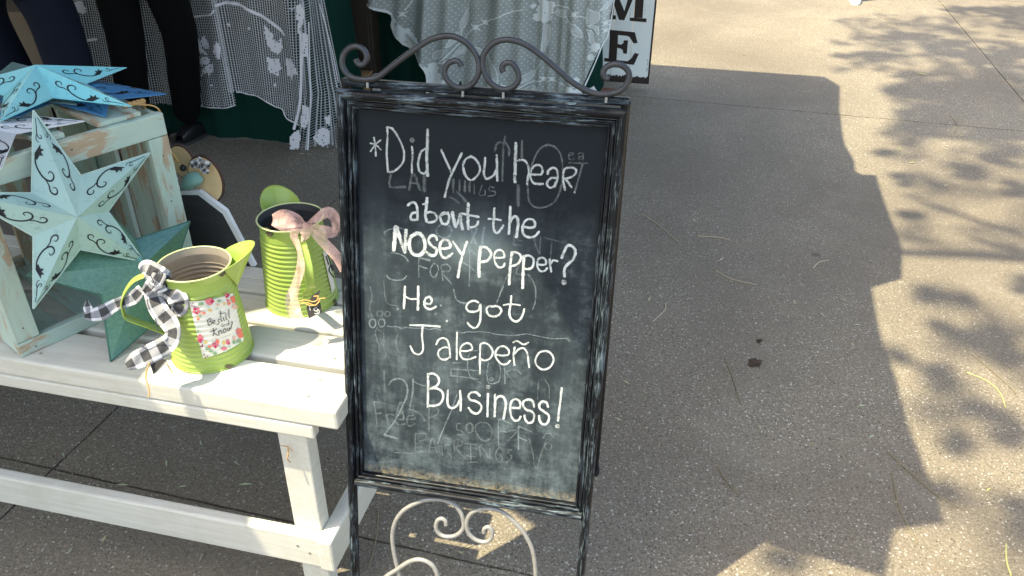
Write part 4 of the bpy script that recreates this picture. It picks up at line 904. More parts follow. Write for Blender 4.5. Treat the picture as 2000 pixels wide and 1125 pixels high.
mb = MB(); P = smooth_path([cq(CW-.030, .050, CHT+.014), cq(CW+.0015, .02, CHT+.004), cq(CW+.003, .012, CHT-.05), cq(CW+.002, .010, CHT-.09)], 10); mb.tube(P, .0018, 6); mk('rope_strand', mb, MJU, rp, smooth=True)
mb = MB()
for k in range(5): mb.ball(cq(CW-.046+.009*k, .052, CHT+.015), .0068, 8, 6, (1, 1, .8))
mk('rope_knot', mb, MJU, rp, smooth=True)
mk('black_bead', MB().ball(sl_(*rel(cK, [(280, 160)])[0], .024), .0078), m_plain('gloss_black_bead', (.012, .012, .013), .3), rp, smooth=True)
gb = thing('gingham_bow', 'small gingham bow tied above the wood slice', 'bow', sl_(402, 318, .02))
pl3 = lambda x, y, k=0.: sl_(x, y, .016+k)
for pts, wd, ks in (([(330, 165), (370, 130), (420, 110)], [8, 18, 10], [0, .012, .006]), ([(380, 160), (440, 130), (482, 150)], [8, 20, 14], [.002, .016, .004]), ([(400, 120), (420, 95), (395, 70)], [10, 8, 2], [.008, .01, .01]), ([(430, 150), (460, 180), (480, 200)], [12, 12, 6], [.01, .012, .008])):
    mb = MB(); ribbon(mb, cK, pts, wd, lambda x, y, k=0.: pl3(x, y, k), ks, 10, .001, checks=2.); mk('ribbon_loop', mb, MGI, gb, smooth=True, solid=.0006)

# ================================================================== BACKGROUND: tables, cloths, lace
def vplane(P, yaw): a = math.radians(yaw); d = A([math.cos(a), math.sin(a), 0]); n = A([-d[1], d[0], 0]); return P, d, n
T1P, T1d, T1n = vplane(onz(485, 272, 0), -10)
T2P, T2d, T2n = vplane(A([.1, 4.55, 0]), -12)
MCL = Mat('dark_green_cloth', rough=.9, spec=.1); nz = MCL.noise(MCL.pos(), 400, 2, .5); MCL.color(MCL.mix(nz, (.0025, .020, .015), (.005, .036, .026))); MCL = MCL.m
MLEG = m_plain('grey_table_steel', (.12, .12, .12), .5, .5)
def table(label, P, d, n, w_, dep, h=.74):
    t = thing('folding_table', label, 'table', P+d*w_/2+n*dep/2, 'draped folding tables')
    mk('tabletop', MB().box(P+n*.02+d*.02+Z3*(h-.03), d*(w_-.04), n*(dep-.04), Z3*.03), m_plain('table_plastic', (.5, .5, .5), .5), t)
    for u in (.08, w_-.08):
        for v in (.08, dep-.08): mk('leg', MB().tube([P+d*u+n*v, P+d*u+n*v+Z3*(h-.03)], .014, 8), MLEG, t)
    return t
def folds(u, amp, ph=0): return amp*(math.sin(u*21+ph)+.6*math.sin(u*37+1.3+ph)+.4*math.sin(u*71+ph*2))
def cloth(label, P, d, n, w_, dep, h, amp, seed, hem=.0):
    mb = MB(); rnd = seed
    L = w_+2*dep
    def S(u, v):
        s = u*L; f = folds(s, amp*(.25+.75*v), rnd)
        z = h+.004-(h+.004-.004)*v
        if s < dep: b = P+n*(dep-s)-d*(.012+f+.05*v)
        elif s < dep+w_: b = P+d*(s-dep)-n*(.012+f+.05*v)
        else: b = P+d*(w_+.012+f+.05*v)+n*(s-dep-w_)
        return A([b[0], b[1], z])
    mb.grid(S, 260, 10)
    mb.prism([P+d*0+n*0+Z3*(h+.002), P+d*w_+Z3*(h+.002), P+d*w_+n*dep+Z3*(h+.002), P+n*dep+Z3*(h+.002)], Z3*.002)
    return tag(mk('table_cloth', mb, MCL, smooth=True), label, 'tablecloth')
t1L = 2.75
T1O = T1P+T1d*(float((onz(604, 268, 0)-T1P)@T1d)-t1L)+T1n*.06
table('folding table under the white crochet lace, behind the bench', T1O, T1d, T1n, t1L, .7)
cloth('dark green cloth to the ground under the crochet lace', T1O, T1d, T1n, t1L, .7, .74, .010, .7)
x0 = float((onpl(738, 100, T2P, T2n)-T2P)@T2d); x1 = float((onpl(1150, 100, T2P, T2n)-T2P)@T2d)
T2O = T2P+T2d*x0+T2n*.05
table('folding table under the sheer embroidered cloth, behind the chalkboard', T2O, T2d, T2n, x1-x0, .7)
cloth('dark green cloth under the sheer embroidered cloth, behind the chalkboard', T2O, T2d, T2n, x1-x0, .7, .74, .012, 2.1)
# crochet lace on the left table
m = Mat('crochet_net', rough=.9, spec=.1); sep = m.n('ShaderNodeSeparateXYZ'); m.link(m.uv(), sep.inputs[0])
fu = m.math('ABSOLUTE', m.math('SUBTRACT', m.math('FRACT', sep.outputs[0]), .5)); fv = m.math('ABSOLUTE', m.math('SUBTRACT', m.math('FRACT', sep.outputs[1]), .5))
thr = m.math('ADD', m.math('MULTIPLY', m.noise(m.pos(), 60, 3, .6), .10), .29)
net = m.math('MAXIMUM', m.math('GREATER_THAN', fu, thr), m.math('GREATER_THAN', fv, m.math('ADD', thr, .06)))
LC = (.40, .41, .42)
m.color(m.mix(m.noise(m.pos(), 300, 2, .5), (.42, .43, .45), (.56, .57, .60))); m.alpha(net); MNET = m.m
MLAC = m_plain('solid_lace', (.70, .70, .76), .9, 0, .18, 260)
def lerp_tab(tab, x):
    if x <= tab[0][0]: return tab[0][1]
    for (a, b), (c, d) in zip(tab, tab[1:]):
        if x <= c: return b+(d-b)*(x-a)/(c-a+1e-9)
    return tab[-1][1]
LP = T1P - T1n*.02
def lfold(x): 
    v = .016*math.sin(x*.075)+.010*math.sin(x*.17+1)
    v += .03*math.exp(-((x-455)/16)**2)+.035*math.exp(-((x-592)/14)**2)-.02*math.exp(-((x-475)/9)**2)-.02*math.exp(-((x-610)/8)**2)
    return v
def lmap(x, y, k=0.): return onpl(x, y, LP, T1n) - T1n*(lfold(x-.17*(y-200))*.5*(1 if y > 0 else max(.2, 1+y/400))+k)
lace = thing('crochet_lace', 'white net crochet lace with leaf motifs hanging over the left table', 'lace cloth', onz(590, 280, 0))
bot = [(-300, 210), (100, 170), (200, 188), (300, 203), (387, 207), (430, 209), (463, 203)]
sec = [(128, 463, bot, 0.0), (450, 604, [(455, 178), (490, 184), (515, 190), (540, 207), (553, 212), (562, 230), (586, 244), (604, 246)], .0),
       ]
for (xa, xb, tab, k) in sec:
    mb = MB(); n_ = int((xb-xa)/5)
    def S(u, v):
        x = xa+(xb-xa)*u; yb = lerp_tab(tab, x); y = -150+(yb+150)*v
        sh = (1-v)*(-.18)*(yb+150)*(.35+.65*min(1, max(0, (604-x)/140)) if xa > 200 else 1)
        yy = y+1.6*math.sin(x*.5)*v
        return lmap(x+sh, yy, k+.004*(1 if xa > 0 else 0))
    mb.grid(S, n_, 40, lambda u, v: ((xb-xa)*u/4.1, 330*v/4.6)); mk('lace_panel', mb, MNET, lace, smooth=True)
mb = MB()
def S(u, v):
    yb = 284; y = -150+(yb+150)*v
    xl = lerp_tab([(-150, 560), (0, 592), (180, 602), (284, 581)], y); xr = lerp_tab([(-150, 606), (0, 638), (160, 670), (284, 705)], y)
    x = xl+(xr-xl)*u
    dep = .05*math.exp(-((u-.15)/.12)**2)-.03*math.exp(-((u-.35)/.1)**2)+.01*math.sin(u*40)+.02
    return onpl(x, y+(2*math.sin(u*30) if v > .95 else 0), LP, T1n)-T1n*dep
mb.grid(S, 60, 50, lambda u, v: (u*14, v*84)); mk('lace_panel', mb, MNET, lace, smooth=True)
lk = lambda x, y: lmap(x, y, .012); lk2 = lambda x, y: onpl(x, y, LP, T1n)-T1n*.085
cX, cY, cZ_ = (340, 0, 5.115), (300, 0, 3.515), (500, 0, 3.75)
def patch(mb, crop, pts, f):
    Q = rel(crop, pts); cx = sum(q[0] for q in Q)/len(Q); cy = sum(q[1] for q in Q)/len(Q)
    mb.add([f(cx, cy)]+[f(*q) for q in Q], [(0, 1+i, 1+(i+1) % len(Q)) for i in range(len(Q))])
def inside(x, y, Q):
    c_ = False
    for i in range(len(Q)):
        (x1_, y1_), (x2_, y2_) = Q[i], Q[i-1]
        if (y1_ > y) != (y2_ > y) and x < (x2_-x1_)*(y-y1_)/(y2_-y1_)+x1_: c_ = not c_
    return c_
def patch_(mb, crop, pts, f, cw=2.6, ch=2.8):
    Q = rel(crop, pts); xs = [q[0] for q in Q]; ys = [q[1] for q in Q]
    y = min(ys)
    while y < max(ys):
        x = min(xs)
        while x < max(xs):
            if inside(x+cw/2, y+ch/2, Q) and random.random() > .06:
                mb.add([f(x-.2, y-.2), f(x+cw, y-.2), f(x+cw, y+ch), f(x-.2, y+ch)], [(0, 1, 2, 3)])
            x += cw
        y += ch
patch0 = patch; patch = patch_
mb = MB()
patch(mb, cX, [(160, 285), (200, 300), (250, 370), (280, 420), (300, 480), (345, 540), (290, 530), (230, 490), (190, 400)], lk)
patch(mb, cX, [(280, 400), (310, 350), (345, 400), (365, 470), (330, 480), (300, 450)], lk)
patch(mb, cX, [(290, 565), (350, 570), (375, 610), (340, 640), (300, 655), (260, 620)], lk)
patch(mb, cX, [(340, 650), (410, 620), (412, 690), (360, 745), (345, 710), (275, 765), (290, 690)], lk)
patch(mb, cX, [(430, 430), (470, 400), (500, 480), (495, 570), (450, 560), (415, 500)], lk)
patch(mb, cY, [(765, 170), (830, 230), (835, 290), (850, 360), (820, 350), (785, 300), (770, 230)], lk)
patch(mb, cY, [(840, 290), (880, 262), (888, 330), (860, 370), (835, 340)], lk)
patch(mb, cY, [(785, 390), (830, 400), (860, 395), (885, 460), (860, 520), (800, 490)], lk)
patch(mb, cY, [(910, 400), (960, 390), (1000, 450), (1010, 500), (975, 495), (960, 545), (920, 510)], lk)
patch(mb, cX, [(530, 245), (550, 235), (560, 258), (542, 262)], lk); patch(mb, cX, [(755, 262), (780, 260), (785, 285), (762, 284)], lk); patch(mb, cX, [(372, 838), (398, 838), (398, 860), (374, 858)], lk)
patch(mb, cY, [(950, 45), (975, 50), (965, 70)], lk); patch(mb, cY, [(830, 570), (850, 570), (848, 590), (832, 588)], lk); patch(mb, (0, 0, 4.76), [(720, 10), (780, 0), (825, 90), (800, 125), (760, 100)], lk); patch(mb, (0, 0, 4.76), [(1275, 480), (1370, 490), (1370, 560), (1340, 640), (1305, 640)], lk)
stroke(mb, rel(cX, [(445, 45), (520, 28), (640, 38), (740, 75), (860, 140), (960, 205), (1060, 290), (1110, 340)]), 5.5, lk, .4); stroke(mb, rel(cX, [(50, 190), (175, 165), (300, 150), (400, 130), (430, 90)]), 3.6, lk, .3)
stroke(mb, [(118, 80), (150, 78), (190, 76)], 5, lk, .3)
stroke(mb, [(387, 207), (430, 209), (463, 203)], 1.8, lk, .4); stroke(mb, [(464, 179), (490, 184), (515, 190), (540, 207), (553, 212), (562, 230), (585, 244)], 2.4, lk, .5)
for q in ([(400, 210), (430, 210), (438, 260), (430, 380), (400, 380), (385, 300)], [(350, 10), (385, 0), (410, 60), (400, 130), (380, 200), (360, 210), (355, 120)], [(390, 730), (440, 740), (440, 830), (410, 900), (380, 880)], [(510, 900), (550, 890), (585, 910), (585, 1000), (540, 1025), (490, 1000), (470, 960)], [(550, 810), (585, 800), (585, 870), (560, 860)], [(300, 960), (360, 900), (380, 960), (360, 1050), (300, 1050)]):
    patch(mb, cZ_, q, lk2)
stroke(mb, rel(cZ_, [(380, 200), (385, 400), (375, 700), (330, 900)]), 5, lk2, .6); stroke(mb, rel(cZ_, [(440, 130), (445, 400), (450, 700), (430, 1050)]), 2.2, lk2, .3); stroke(mb, rel(cZ_, [(520, 0), (560, 150), (610, 350), (650, 560)]), 1.6, lk2, .2)
mk('lace_motif', mb, MLAC, lace); patch = patch0
# sheer embroidered cloth on the second table
m = Mat('dotted_voile', rough=.7, spec=.2); sep = m.n('ShaderNodeSeparateXYZ'); m.link(m.uv(), sep.inputs[0])
row = m.math('FLOOR', sep.outputs[1]); sh_ = m.math('MULTIPLY', m.math('MODULO', row, 2.), .5)
du = m.math('SUBTRACT', m.math('FRACT', m.math('ADD', sep.outputs[0], sh_)), .5); dv = m.math('SUBTRACT', m.math('FRACT', sep.outputs[1]), .5)
r2_ = m.math('ADD', m.math('MULTIPLY', du, du), m.math('MULTIPLY', m.math('MULTIPLY', dv, dv), 1.6))
dot = m.math('LESS_THAN', r2_, .022); wv_ = m.noise(m.pos(), 25, 3, .5)
m.color(m.mix(dot, (.66, .71, .68), (.84, .87, .85)))
m.alpha(m.math('MAXIMUM', m.math('ADD', m.math('MULTIPLY', wv_, .25), .44), m.math('MULTIPLY', dot, .95))); MVO = m.m
MEMB = Mat('white_embroidery', rough=.9, spec=.1); nz = MEMB.noise(MEMB.pos(), 200, 3, .6); MEMB.color(MEMB.mix(nz, (.74, .79, .77), (.84, .87, .85))); MEMB.b.inputs['Alpha'].default_value = .95; MEMB = MEMB.m
MLFV = Mat('sheer_embroidered_fill', (.78, .82, .80), .9); MLFV.b.inputs['Alpha'].default_value = .62; MLFV = MLFV.m
VP = T2P-T2n*.03
bt = [(700, 0), (722, 2), (765, 28), (767, 56), (790, 84), (838, 126), (841, 190), (850, 245), (1110, 250), (1130, 190), (1150, 140), (1165, 108), (1180, 76), (1189, 40), (1198, 0), (1206, -60)]
def vfold(x): return .034*math.sin(x*.046)+.022*math.sin(x*.13+.7)+.03*math.exp(-((x-833)/10)**2)+.03*math.exp(-((x-1056)/7)**2)-.022*math.exp(-((x-1066)/6)**2)+.03*math.exp(-((x-1098)/7)**2)-.02*math.exp(-((x-1108)/6)**2)+.024*math.exp(-((x-1148)/6)**2)
def vmap(x, y, k=0.): return onpl(x, y, VP, T2n)-T2n*(vfold(x+.06*(y-100))+.03+k)
voile = thing('voile_cloth', 'sheer dotted white cloth with embroidered flowers over the green cloth', 'cloth', onz(985, 250, 0))
mb = MB()
def S(u, v):
    x = 700+(1206-700)*u; yb = lerp_tab(bt, x); y = -140+(yb+140)*v; return vmap(x, y)
mb.grid(S, 240, 44, lambda u, v: ((700+506*u)/9.6, (-140+(lerp_tab(bt, 700+506*u)+140)*v)/6.4)); mk('voile_panel', mb, MVO, voile, smooth=True)
ca, cb = (720, 0, 5.92), (950, 0, 5.62)
vk = lambda x, y: vmap(x, y, .006)
mb = MB(); fl = MB()
def leafp(crop, pts, w_=1.6): patch(fl, crop, pts, vk); stroke(mb, rel(crop, pts+[pts[0]]), w_, vk, .3)
leafp(ca, [(1075, 345), (1060, 280), (1090, 200), (1150, 100), (1160, 190), (1120, 290)]); leafp(ca, [(1075, 350), (1000, 400), (930, 510), (990, 490), (1060, 430)])
leafp(ca, [(770, 650), (790, 580), (910, 535), (890, 610), (820, 650)]); leafp(ca, [(1000, 640), (1040, 570), (1130, 530), (1120, 600), (1060, 625)]); leafp(ca, [(1180, 520), (1260, 540), (1330, 600), (1250, 600)])
leafp(cb, [(0, 600), (60, 700), (90, 800), (120, 900), (160, 860), (140, 720), (90, 650), (20, 595)]); leafp(cb, [(640, 250), (625, 400), (612, 560), (690, 470), (707, 380), (703, 255)]); leafp(cb, [(920, 210), (960, 310), (1070, 390), (1050, 310), (1000, 240)])
leafp(cb, [(755, 125), (800, 98), (880, 100), (880, 160), (800, 165)]); leafp(cb, [(365, 862), (420, 810), (530, 782), (510, 850), (430, 885)]); leafp(cb, [(370, 1012), (430, 960), (530, 950), (575, 990), (500, 1020)]); leafp(cb, [(1250, 100), (1350, 10), (1390, 0), (1330, 80)])
leafp(cb, [(1125, 60), (1180, 100), (1250, 120), (1245, 200), (1180, 240), (1110, 240)]); leafp(cb, [(1115, 250), (1230, 270), (1240, 360), (1200, 300)]); leafp(cb, [(1110, 290), (1180, 330), (1195, 450), (1150, 430), (1140, 350)])
for pts, w_ in (([(1165, 0), (1150, 100)], 1.5), ([(1195, 340), (1140, 400), (1110, 455)], 2), ([(1050, 500), (960, 590), (820, 715)], 2.4), ([(700, 800), (780, 720), (920, 680), (990, 640)], 2)): stroke(mb, rel(ca, pts), w_, vk, .3)
for pts, w_ in (([(40, 215), (150, 160), (250, 120), (420, 80)], 2.4), ([(740, 50), (890, 55), (960, 100)], 2.2), ([(1040, 145), (1110, 175)], 2), ([(330, 960), (440, 910), (590, 880), (620, 870)], 2.4), ([(740, 860), (830, 890), (910, 920)], 2), ([(530, 800), (560, 740), (585, 690)], 1.6), ([(885, 165), (915, 210), (885, 215)], 1.6), ([(1400, 0), (1370, 200), (1330, 400), (1280, 480), (1200, 680), (1100, 900)], 2.6)): stroke(mb, rel(cb, pts), w_, vk, .5)
stroke(mb, rel(ca, [(505, 5), (470, 60), (430, 110)]), 3, vk, .5)
for crop, x, y, s in ((ca, 400, 155, 1), (ca, 1245, 305, 1.2), (ca, 1350, 255, 1), (cb, 985, 120, 1.1), (cb, 635, 860, 1), (cb, 725, 855, .9), (cb, 1190, 515, 1), (cb, 1310, 250, .9), (cb, 1310, 330, .8)):
    (q,) = rel(crop, [(x, y)]); disc(mb, q, 4.5*s, vk, 10)
    for a in (-.6, .5, 2.4, 3.6): stroke(mb, [(q[0]+3*s*math.cos(a), q[1]+3*s*math.sin(a)), (q[0]+9*s*math.cos(a+.2), q[1]+9*s*math.sin(a+.2))], 2.2*s, vk, .2)
for crop, x, y, r_ in ((cb, 655, 55, 11), (cb, 600, 110, 10), (cb, 700, 110, 9), (cb, 520, 60, 5), (cb, 560, 190, 9), (cb, 650, 190, 10), (cb, 690, 180, 8), (cb, 620, 20, 9), (cb, 720, 40, 8), (ca, 420, 400, 14), (ca, 490, 450, 11), (ca, 360, 330, 9), (ca, 780, 760, 12), (ca, 810, 860, 13), (ca, 860, 950, 13), (ca, 760, 920, 9), (cb, 930, 950, 9), (cb, 1000, 1000, 12), (cb, 130, 930, 9), (cb, 190, 940, 9), (cb, 70, 960, 11), (cb, 1000, 850, 7), (cb, 1210, 490, 9), (cb, 1160, 600, 7), (ca, 560, 480, 9)):
    (q,) = rel(crop, [(x, y)])
    for k in range(6):
        a = k*1.047+x; disc(mb, (q[0]+r_*.62*math.cos(a), q[1]+r_*.62*math.sin(a)), r_*.42, vk, 8)
    disc(mb, q, r_*.35, vk, 8)
patch(mb, ca, [(265, 300), (290, 190), (330, 240), (360, 290), (460, 370), (560, 440), (640, 480), (560, 560), (430, 480), (350, 410)], vk)
stroke(mb, [(722, 2), (765, 28), (767, 56), (790, 84), (838, 126), (841, 190)], 5, vk, .5)
mk('embroidery', mb, MEMB, voile); mk('embroidered_leaf_fill', fl, MLFV, voile)
# small price card and a crate foot by the second table
cdp = lambda x, y: onpl(x, y, VP-T2n*.10, T2n)
cc = thing('price_card', 'small white card with black corner by the sheer cloth', 'card', cdp(1160, 185)); mk('card', MB().prism([cdp(1146, 176), cdp(1160, 168), cdp(1172, 190), cdp(1148, 192)], T2n*.003), MWE, cc)
sb = thing('wood_block', 'small pale wooden block on the ground between the tables', 'block', onz(704, 172, 0))
bo = onz(690, 180, 0); mk('block_body', MB().box(bo, A([.10, -.015, 0]), A([.015, .1, 0]), Z3*.11), m_plain('raw_wood', (.34, .20, .09), .7, 0, .3, 40), sb, bevel=.003); mk('block_cap', MB().box(bo+A([.115, -.017, 0]), A([.028, -.004, 0]), A([.01, .06, 0]), Z3*.10), m_plain('chipped_white', (.5, .47, .45), .7, 0, .5, 80), sb)
# dark wood cabinet between the tables
cp = onz(652, 180, 0); cab = thing('wooden_cabinet', 'dark brown wooden cabinet between the two draped tables', 'cabinet', cp)
mdk = m_plain('dark_stained_wood', (.030, .021, .014), .6, 0, .5, 12, .2)
mk('cabinet_body', MB().box(cp+A([-.12, .12, 0]), A([.36, -.06, 0]), A([.08, .45, 0]), Z3*1.05), mdk, cab, bevel=.004); mk('cabinet_door', MB().box(cp+A([-.10, .108, .05]), A([.32, -.053, 0]), A([.002, .012, 0]), Z3*.96), mdk, cab, bevel=.003)

# ================================================================== WELCOME SIGN
WP = onz(1235, 172, 0)+A([0, -.02, 0]); wy = math.radians(-11); wd = A([math.cos(wy), math.sin(wy), 0]); wn = A([-wd[1], wd[0], 0])
wn2 = wn*math.cos(.06)+Z3*-math.sin(.06)
wn2 = wn
W0 = onpl(1262, 162, WP, wn); wq = lambda x, y, k=0.: onpl(x, y, WP-wn2*k, wn2)
ws = thing('letter_sign', 'tall pale plank sign with dark brown letters M and E showing', 'sign', W0)
xr = float((wq(1264, 160)-WP)@wd); xl = xr-.325; zb_ = float(wq(1262, 161)[2])
m = Mat('pale_green_planks', rough=.75); gz = m.noise(m.frame(Z3, wd, wn, 5, 90, 90), 1, 6, .65); g2 = m.noise(m.frame(Z3, wd, wn, 12, 60, 60), 1, 5, .7)
c = m.mix(gz, (.74, .80, .76), (.84, .87, .84)); c = m.mix(m.ramp(g2, [(.63, 0.), (.70, .75)]), c, (.12, .14, .12))
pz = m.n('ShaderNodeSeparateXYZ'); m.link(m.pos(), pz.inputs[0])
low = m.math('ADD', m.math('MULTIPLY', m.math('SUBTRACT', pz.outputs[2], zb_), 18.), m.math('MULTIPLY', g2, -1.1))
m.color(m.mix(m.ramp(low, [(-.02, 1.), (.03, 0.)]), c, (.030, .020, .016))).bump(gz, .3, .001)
for k, (u0, u1) in enumerate(((0, .105), (.1075, .215), (.2175, .325))):
    mk('plank', MB().box(WP+wd*(xl+u0)+Z3*zb_, wd*(u1-u0), wn*.018, Z3*1.45), m.m, ws, bevel=.0015)
mdb = m_plain('dark_brown_paint', (.022, .013, .010), .7, 0, .3, 40)
mk('dark_edge', MB().box(WP+wd*(xr+.0005)+wn*-.001+Z3*zb_, wd*.009, wn*.021, Z3*1.45), mdb, ws); mk('dark_edge', MB().box(WP+wd*(xl)-wn*.0012+Z3*(zb_-.009), wd*(.3345), wn*.021, Z3*.008), mdb, ws)
cM = (1120, 0, 5.111); wk = lambda x, y: wq(x, y, .0015)
Ep = [(357, 297), (613, 322), (641, 428), (600, 434), (560, 368), (535, 358), (445, 350), (442, 438), (475, 446), (497, 432), (505, 402), (545, 405), (533, 538), (497, 533), (492, 500), (470, 484), (438, 478), (430, 600), (540, 612), (580, 580), (612, 528), (652, 540), (603, 648), (307, 612), (310, 578), (352, 583), (364, 348)]
mb = MB(); mb.prism([wk(x, y) for x, y in rel(cM, Ep)], wn*.001); mk('painted_letter', mb, mdb, ws)
mb = MB()
for pl_ in ([(330, 148), (385, 150), (425, 155), (423, 195), (330, 187)], [(352, 150), (397, 152), (415, -60), (370, -60)], [(370, -60), (440, -60), (508, 110), (508, 202), (455, 198)], [(508, 202), (508, 110), (560, -60), (615, -60)], [(622, -60), (706, -60), (690, 180), (604, 178)], [(563, 176), (731, 185), (728, 223), (562, 208)]):
    mb.prism([wk(x, y) for x, y in rel(cM, pl_)], wn*.001)
mk('painted_letter', mb, mdb, ws)
bk = thing('support_block', 'reddish brown wooden block under the letter sign', 'block', onz(1186, 188, 0)); q0 = onz(1172, 188, 0)
mk('block_body', MB().box(q0-wn*.0, wd*.085, wn*.05, Z3*(zb_-.010)), m_plain('brown_stained_wood', (.16, .065, .035), .6, 0, .3, 20), bk, bevel=.002)

# ================================================================== PEOPLE
def skin_body(name, pts, edges, mat, parent, sub=2, root=0):
    me = bpy.data.meshes.new(name); org_ = A(parent['org'])
    me.from_pydata([tuple(A(p[:3])-org_) for p in pts], edges, []); me.materials.append(mat)
    o = bpy.data.objects.new(name, me); sc.collection.objects.link(o); o.parent = parent; o['org'] = parent['org']
    s = o.modifiers.new('skin', 'SKIN'); s.use_smooth_shade = True
    sv = me.skin_vertices[0].data
    for i, p in enumerate(pts):
        sv[i].radius = (p[3], p[4] if len(p) > 4 else p[3]); sv[i].use_root = (i == root)
    u = o.modifiers.new('sub', 'SUBSURF'); u.levels = sub; u.render_levels = sub
    return o
def person(label, hip, footL, footR, kneeL, kneeR, trouser, top, shoe, hair, face=(0, -1), legr=(.095, .062, .05), skin=(.45, .27, .19), toe=(0, -1)):
    """a standing figure: one continuous body with trousers, top, hair and shoes over it"""
    hip = A(hip); t = thing('person', label, 'person', A([hip[0], hip[1], 0]), 'people in the market')
    fd = A([face[0], face[1], 0.]); fd /= np.linalg.norm(fd); sd = A([-fd[1], fd[0], 0])
    hL, hR = hip+sd*.09, hip-sd*.09; ch = hip+Z3*.38; nk = hip+Z3*.56; hd_ = hip+Z3*.68
    shL, shR = ch+sd*.17+Z3*.08, ch-sd*.17+Z3*.08; elL, elR = shL+sd*.05-Z3*.28+fd*.03, shR-sd*.05-Z3*.28+fd*.03; wrL, wrR = elL-Z3*.22+fd*.12-sd*.02, elR-Z3*.22+fd*.12+sd*.02
    aL, aR = A(footL)+Z3*.09, A(footR)+Z3*.09
    ms = m_plain('skin_tone', skin, .55, 0, .08)
    P = [(*hip, .12, .10), (*(hip+Z3*.2), .115, .085), (*ch, .15, .10), (*nk, .055, .055), (*hd_, .085, .10), (*(hd_+Z3*.13), .06, .07), (*shL, .06), (*elL, .042), (*wrL, .028), (*(wrL-Z3*.09+fd*.03), .030, .016), (*shR, .06), (*elR, .042), (*wrR, .028), (*(wrR-Z3*.09+fd*.03), .030, .016),
         (*hL, .085), (*A(kneeL), .052), (*aL, .035), (*hR, .085), (*A(kneeR), .052), (*aR, .035)]
    E_ = [(0, 1), (1, 2), (2, 3), (3, 4), (4, 5), (2, 6), (6, 7), (7, 8), (8, 9), (2, 10), (10, 11), (11, 12), (12, 13), (0, 14), (14, 15), (15, 16), (0, 17), (17, 18), (18, 19)]
    skin_body('body', P, E_, ms, t)
    a, b, c_ = legr
    skin_body('trousers', [(*hip, .135, .115), (*hL, a), (*(hL*.5+A(kneeL)*.5), (a+b)/2), (*A(kneeL), b), (*(A(kneeL)*.5+aL*.5), (b+c_)/2+.004), (*aL, c_), (*hR, a), (*(hR*.5+A(kneeR)*.5), (a+b)/2), (*A(kneeR), b), (*(A(kneeR)*.5+aR*.5), (b+c_)/2+.004), (*aR, c_)], [(0, 1), (1, 2), (2, 3), (3, 4), (4, 5), (0, 6), (6, 7), (7, 8), (8, 9), (9, 10)], trouser, t)
    skin_body('top', [(*(hip+Z3*.04), .142, .12), (*(hip+Z3*.2), .13, .10), (*ch, .165, .115), (*(nk-Z3*.05), .075), (*shL, .072), (*elL, .054), (*(elL*.4+wrL*.6), .044), (*shR, .072), (*elR, .054), (*(elR*.4+wrR*.6), .044)], [(0, 1), (1, 2), (2, 3), (2, 4), (4, 5), (5, 6), (2, 7), (7, 8), (8, 9)], top, t)
    mk('hair', MB().ball(hd_+Z3*.075-fd*.02, .108, 16, 10, (.92, 1, 1.1)), hair, t, smooth=True)
    td = A([toe[0], toe[1], 0.]); td /= np.linalg.norm(td); ts = A([-td[1], td[0], 0])
    for f_ in (A(footL), A(footR)):
        mb = MB(); f0 = A([f_[0], f_[1], f_[2]])
        def S(u, v):
            s = v; L_ = -.085+.27*s; wd_ = .043*(math.sin(math.pi*min(1, s*.86+.10))**.45)*(1.05 if s > .5 else .88); ht = (.085 if s < .3 else .085-(s-.3)*.065); ht *= math.sin(math.pi*min(1, s*.90+.08))**.4
            an = math.pi*2*u; xx = math.cos(an); zz = math.sin(an)
            return f0+td*L_+ts*wd_*(abs(xx)**.7*math.copysign(1, xx))+Z3*(max(0, .5+.5*(abs(zz)**.6*math.copysign(1, zz)))*ht)
        mb.grid(S, 24, 18); q = len(mb.v)
        so_ = mk('shoe', mb, shoe, t, smooth=True)
        mk('heel_and_sole', MB().prism([f0+td*(-.09+.28*s)+ts*e*.047*math.sin(math.pi*min(1, s*.84+.11))**.45 for e, rng_ in ((1, range(0, 13)), (-1, range(12, -1, -1))) for s in [k/12 for k in rng_]], Z3*.014), m_plain('sole_rubber', (.03, .03, .03) if shoe.name.startswith('black') else (.6, .6, .58), .7), t)
    return t
MJE = m_plain('navy_denim', (.006, .009, .020), .9, 0, .35, 180, spec=.2); MBK = m_plain('black_cloth_trousers', (.002, .002, .0023), .95, 0, .3, 60, spec=.15)
MSB = m_plain('black_leather_shoe', (.010, .010, .011), .4); MSW = m_plain('pale_canvas_shoe', (.72, .72, .70), .7, 0, .05); MHA = m_plain('brown_hair', (.05, .03, .02), .7, 0, .4, 120)
def atd(x, y, yy): return onpl(x, y, A([0, yy, 0]), A([0, 1., 0]))
# black trousers: right foot at the foot of the lace, left foot behind the crate
fR = onz(374, 272, 0); hipB = atd(262, -330, 3.62)
fL = A([fR[0]-.20, fR[1]-.12, 0]); kR = atd(352, 60, 3.68); kL = atd(245, 70, 3.56)
hipB = A([(kR[0]+kL[0])/2-.02, 3.60, .90])
person('person in black trousers and black shoes standing at the lace covered table', hipB, fL, fR, A([kL[0], 3.56, kL[2]]), kR, MBK, m_plain('dark_jumper', (.02, .02, .025), .9), MSB, MHA, face=(0, 1), legr=(.112, .082, .066), toe=(.3, 1))
kR2 = atd(100, 20, 3.45); kL2 = atd(-45, 20, 3.5)
f2R = A([kR2[0]+.06, 3.40, 0]); f2L = A([kL2[0]+.10, 3.55, 0])
person('person in navy jeans standing left of the one in black trousers', A([(kR2[0]+kL2[0])/2, 3.48, .88]), f2L, f2R, kL2, kR2, MJE, m_plain('grey_shirt', (.06, .06, .07), .9), MSB, MHA, face=(.1, 1), legr=(.125, .105, .085), toe=(.1, 1))
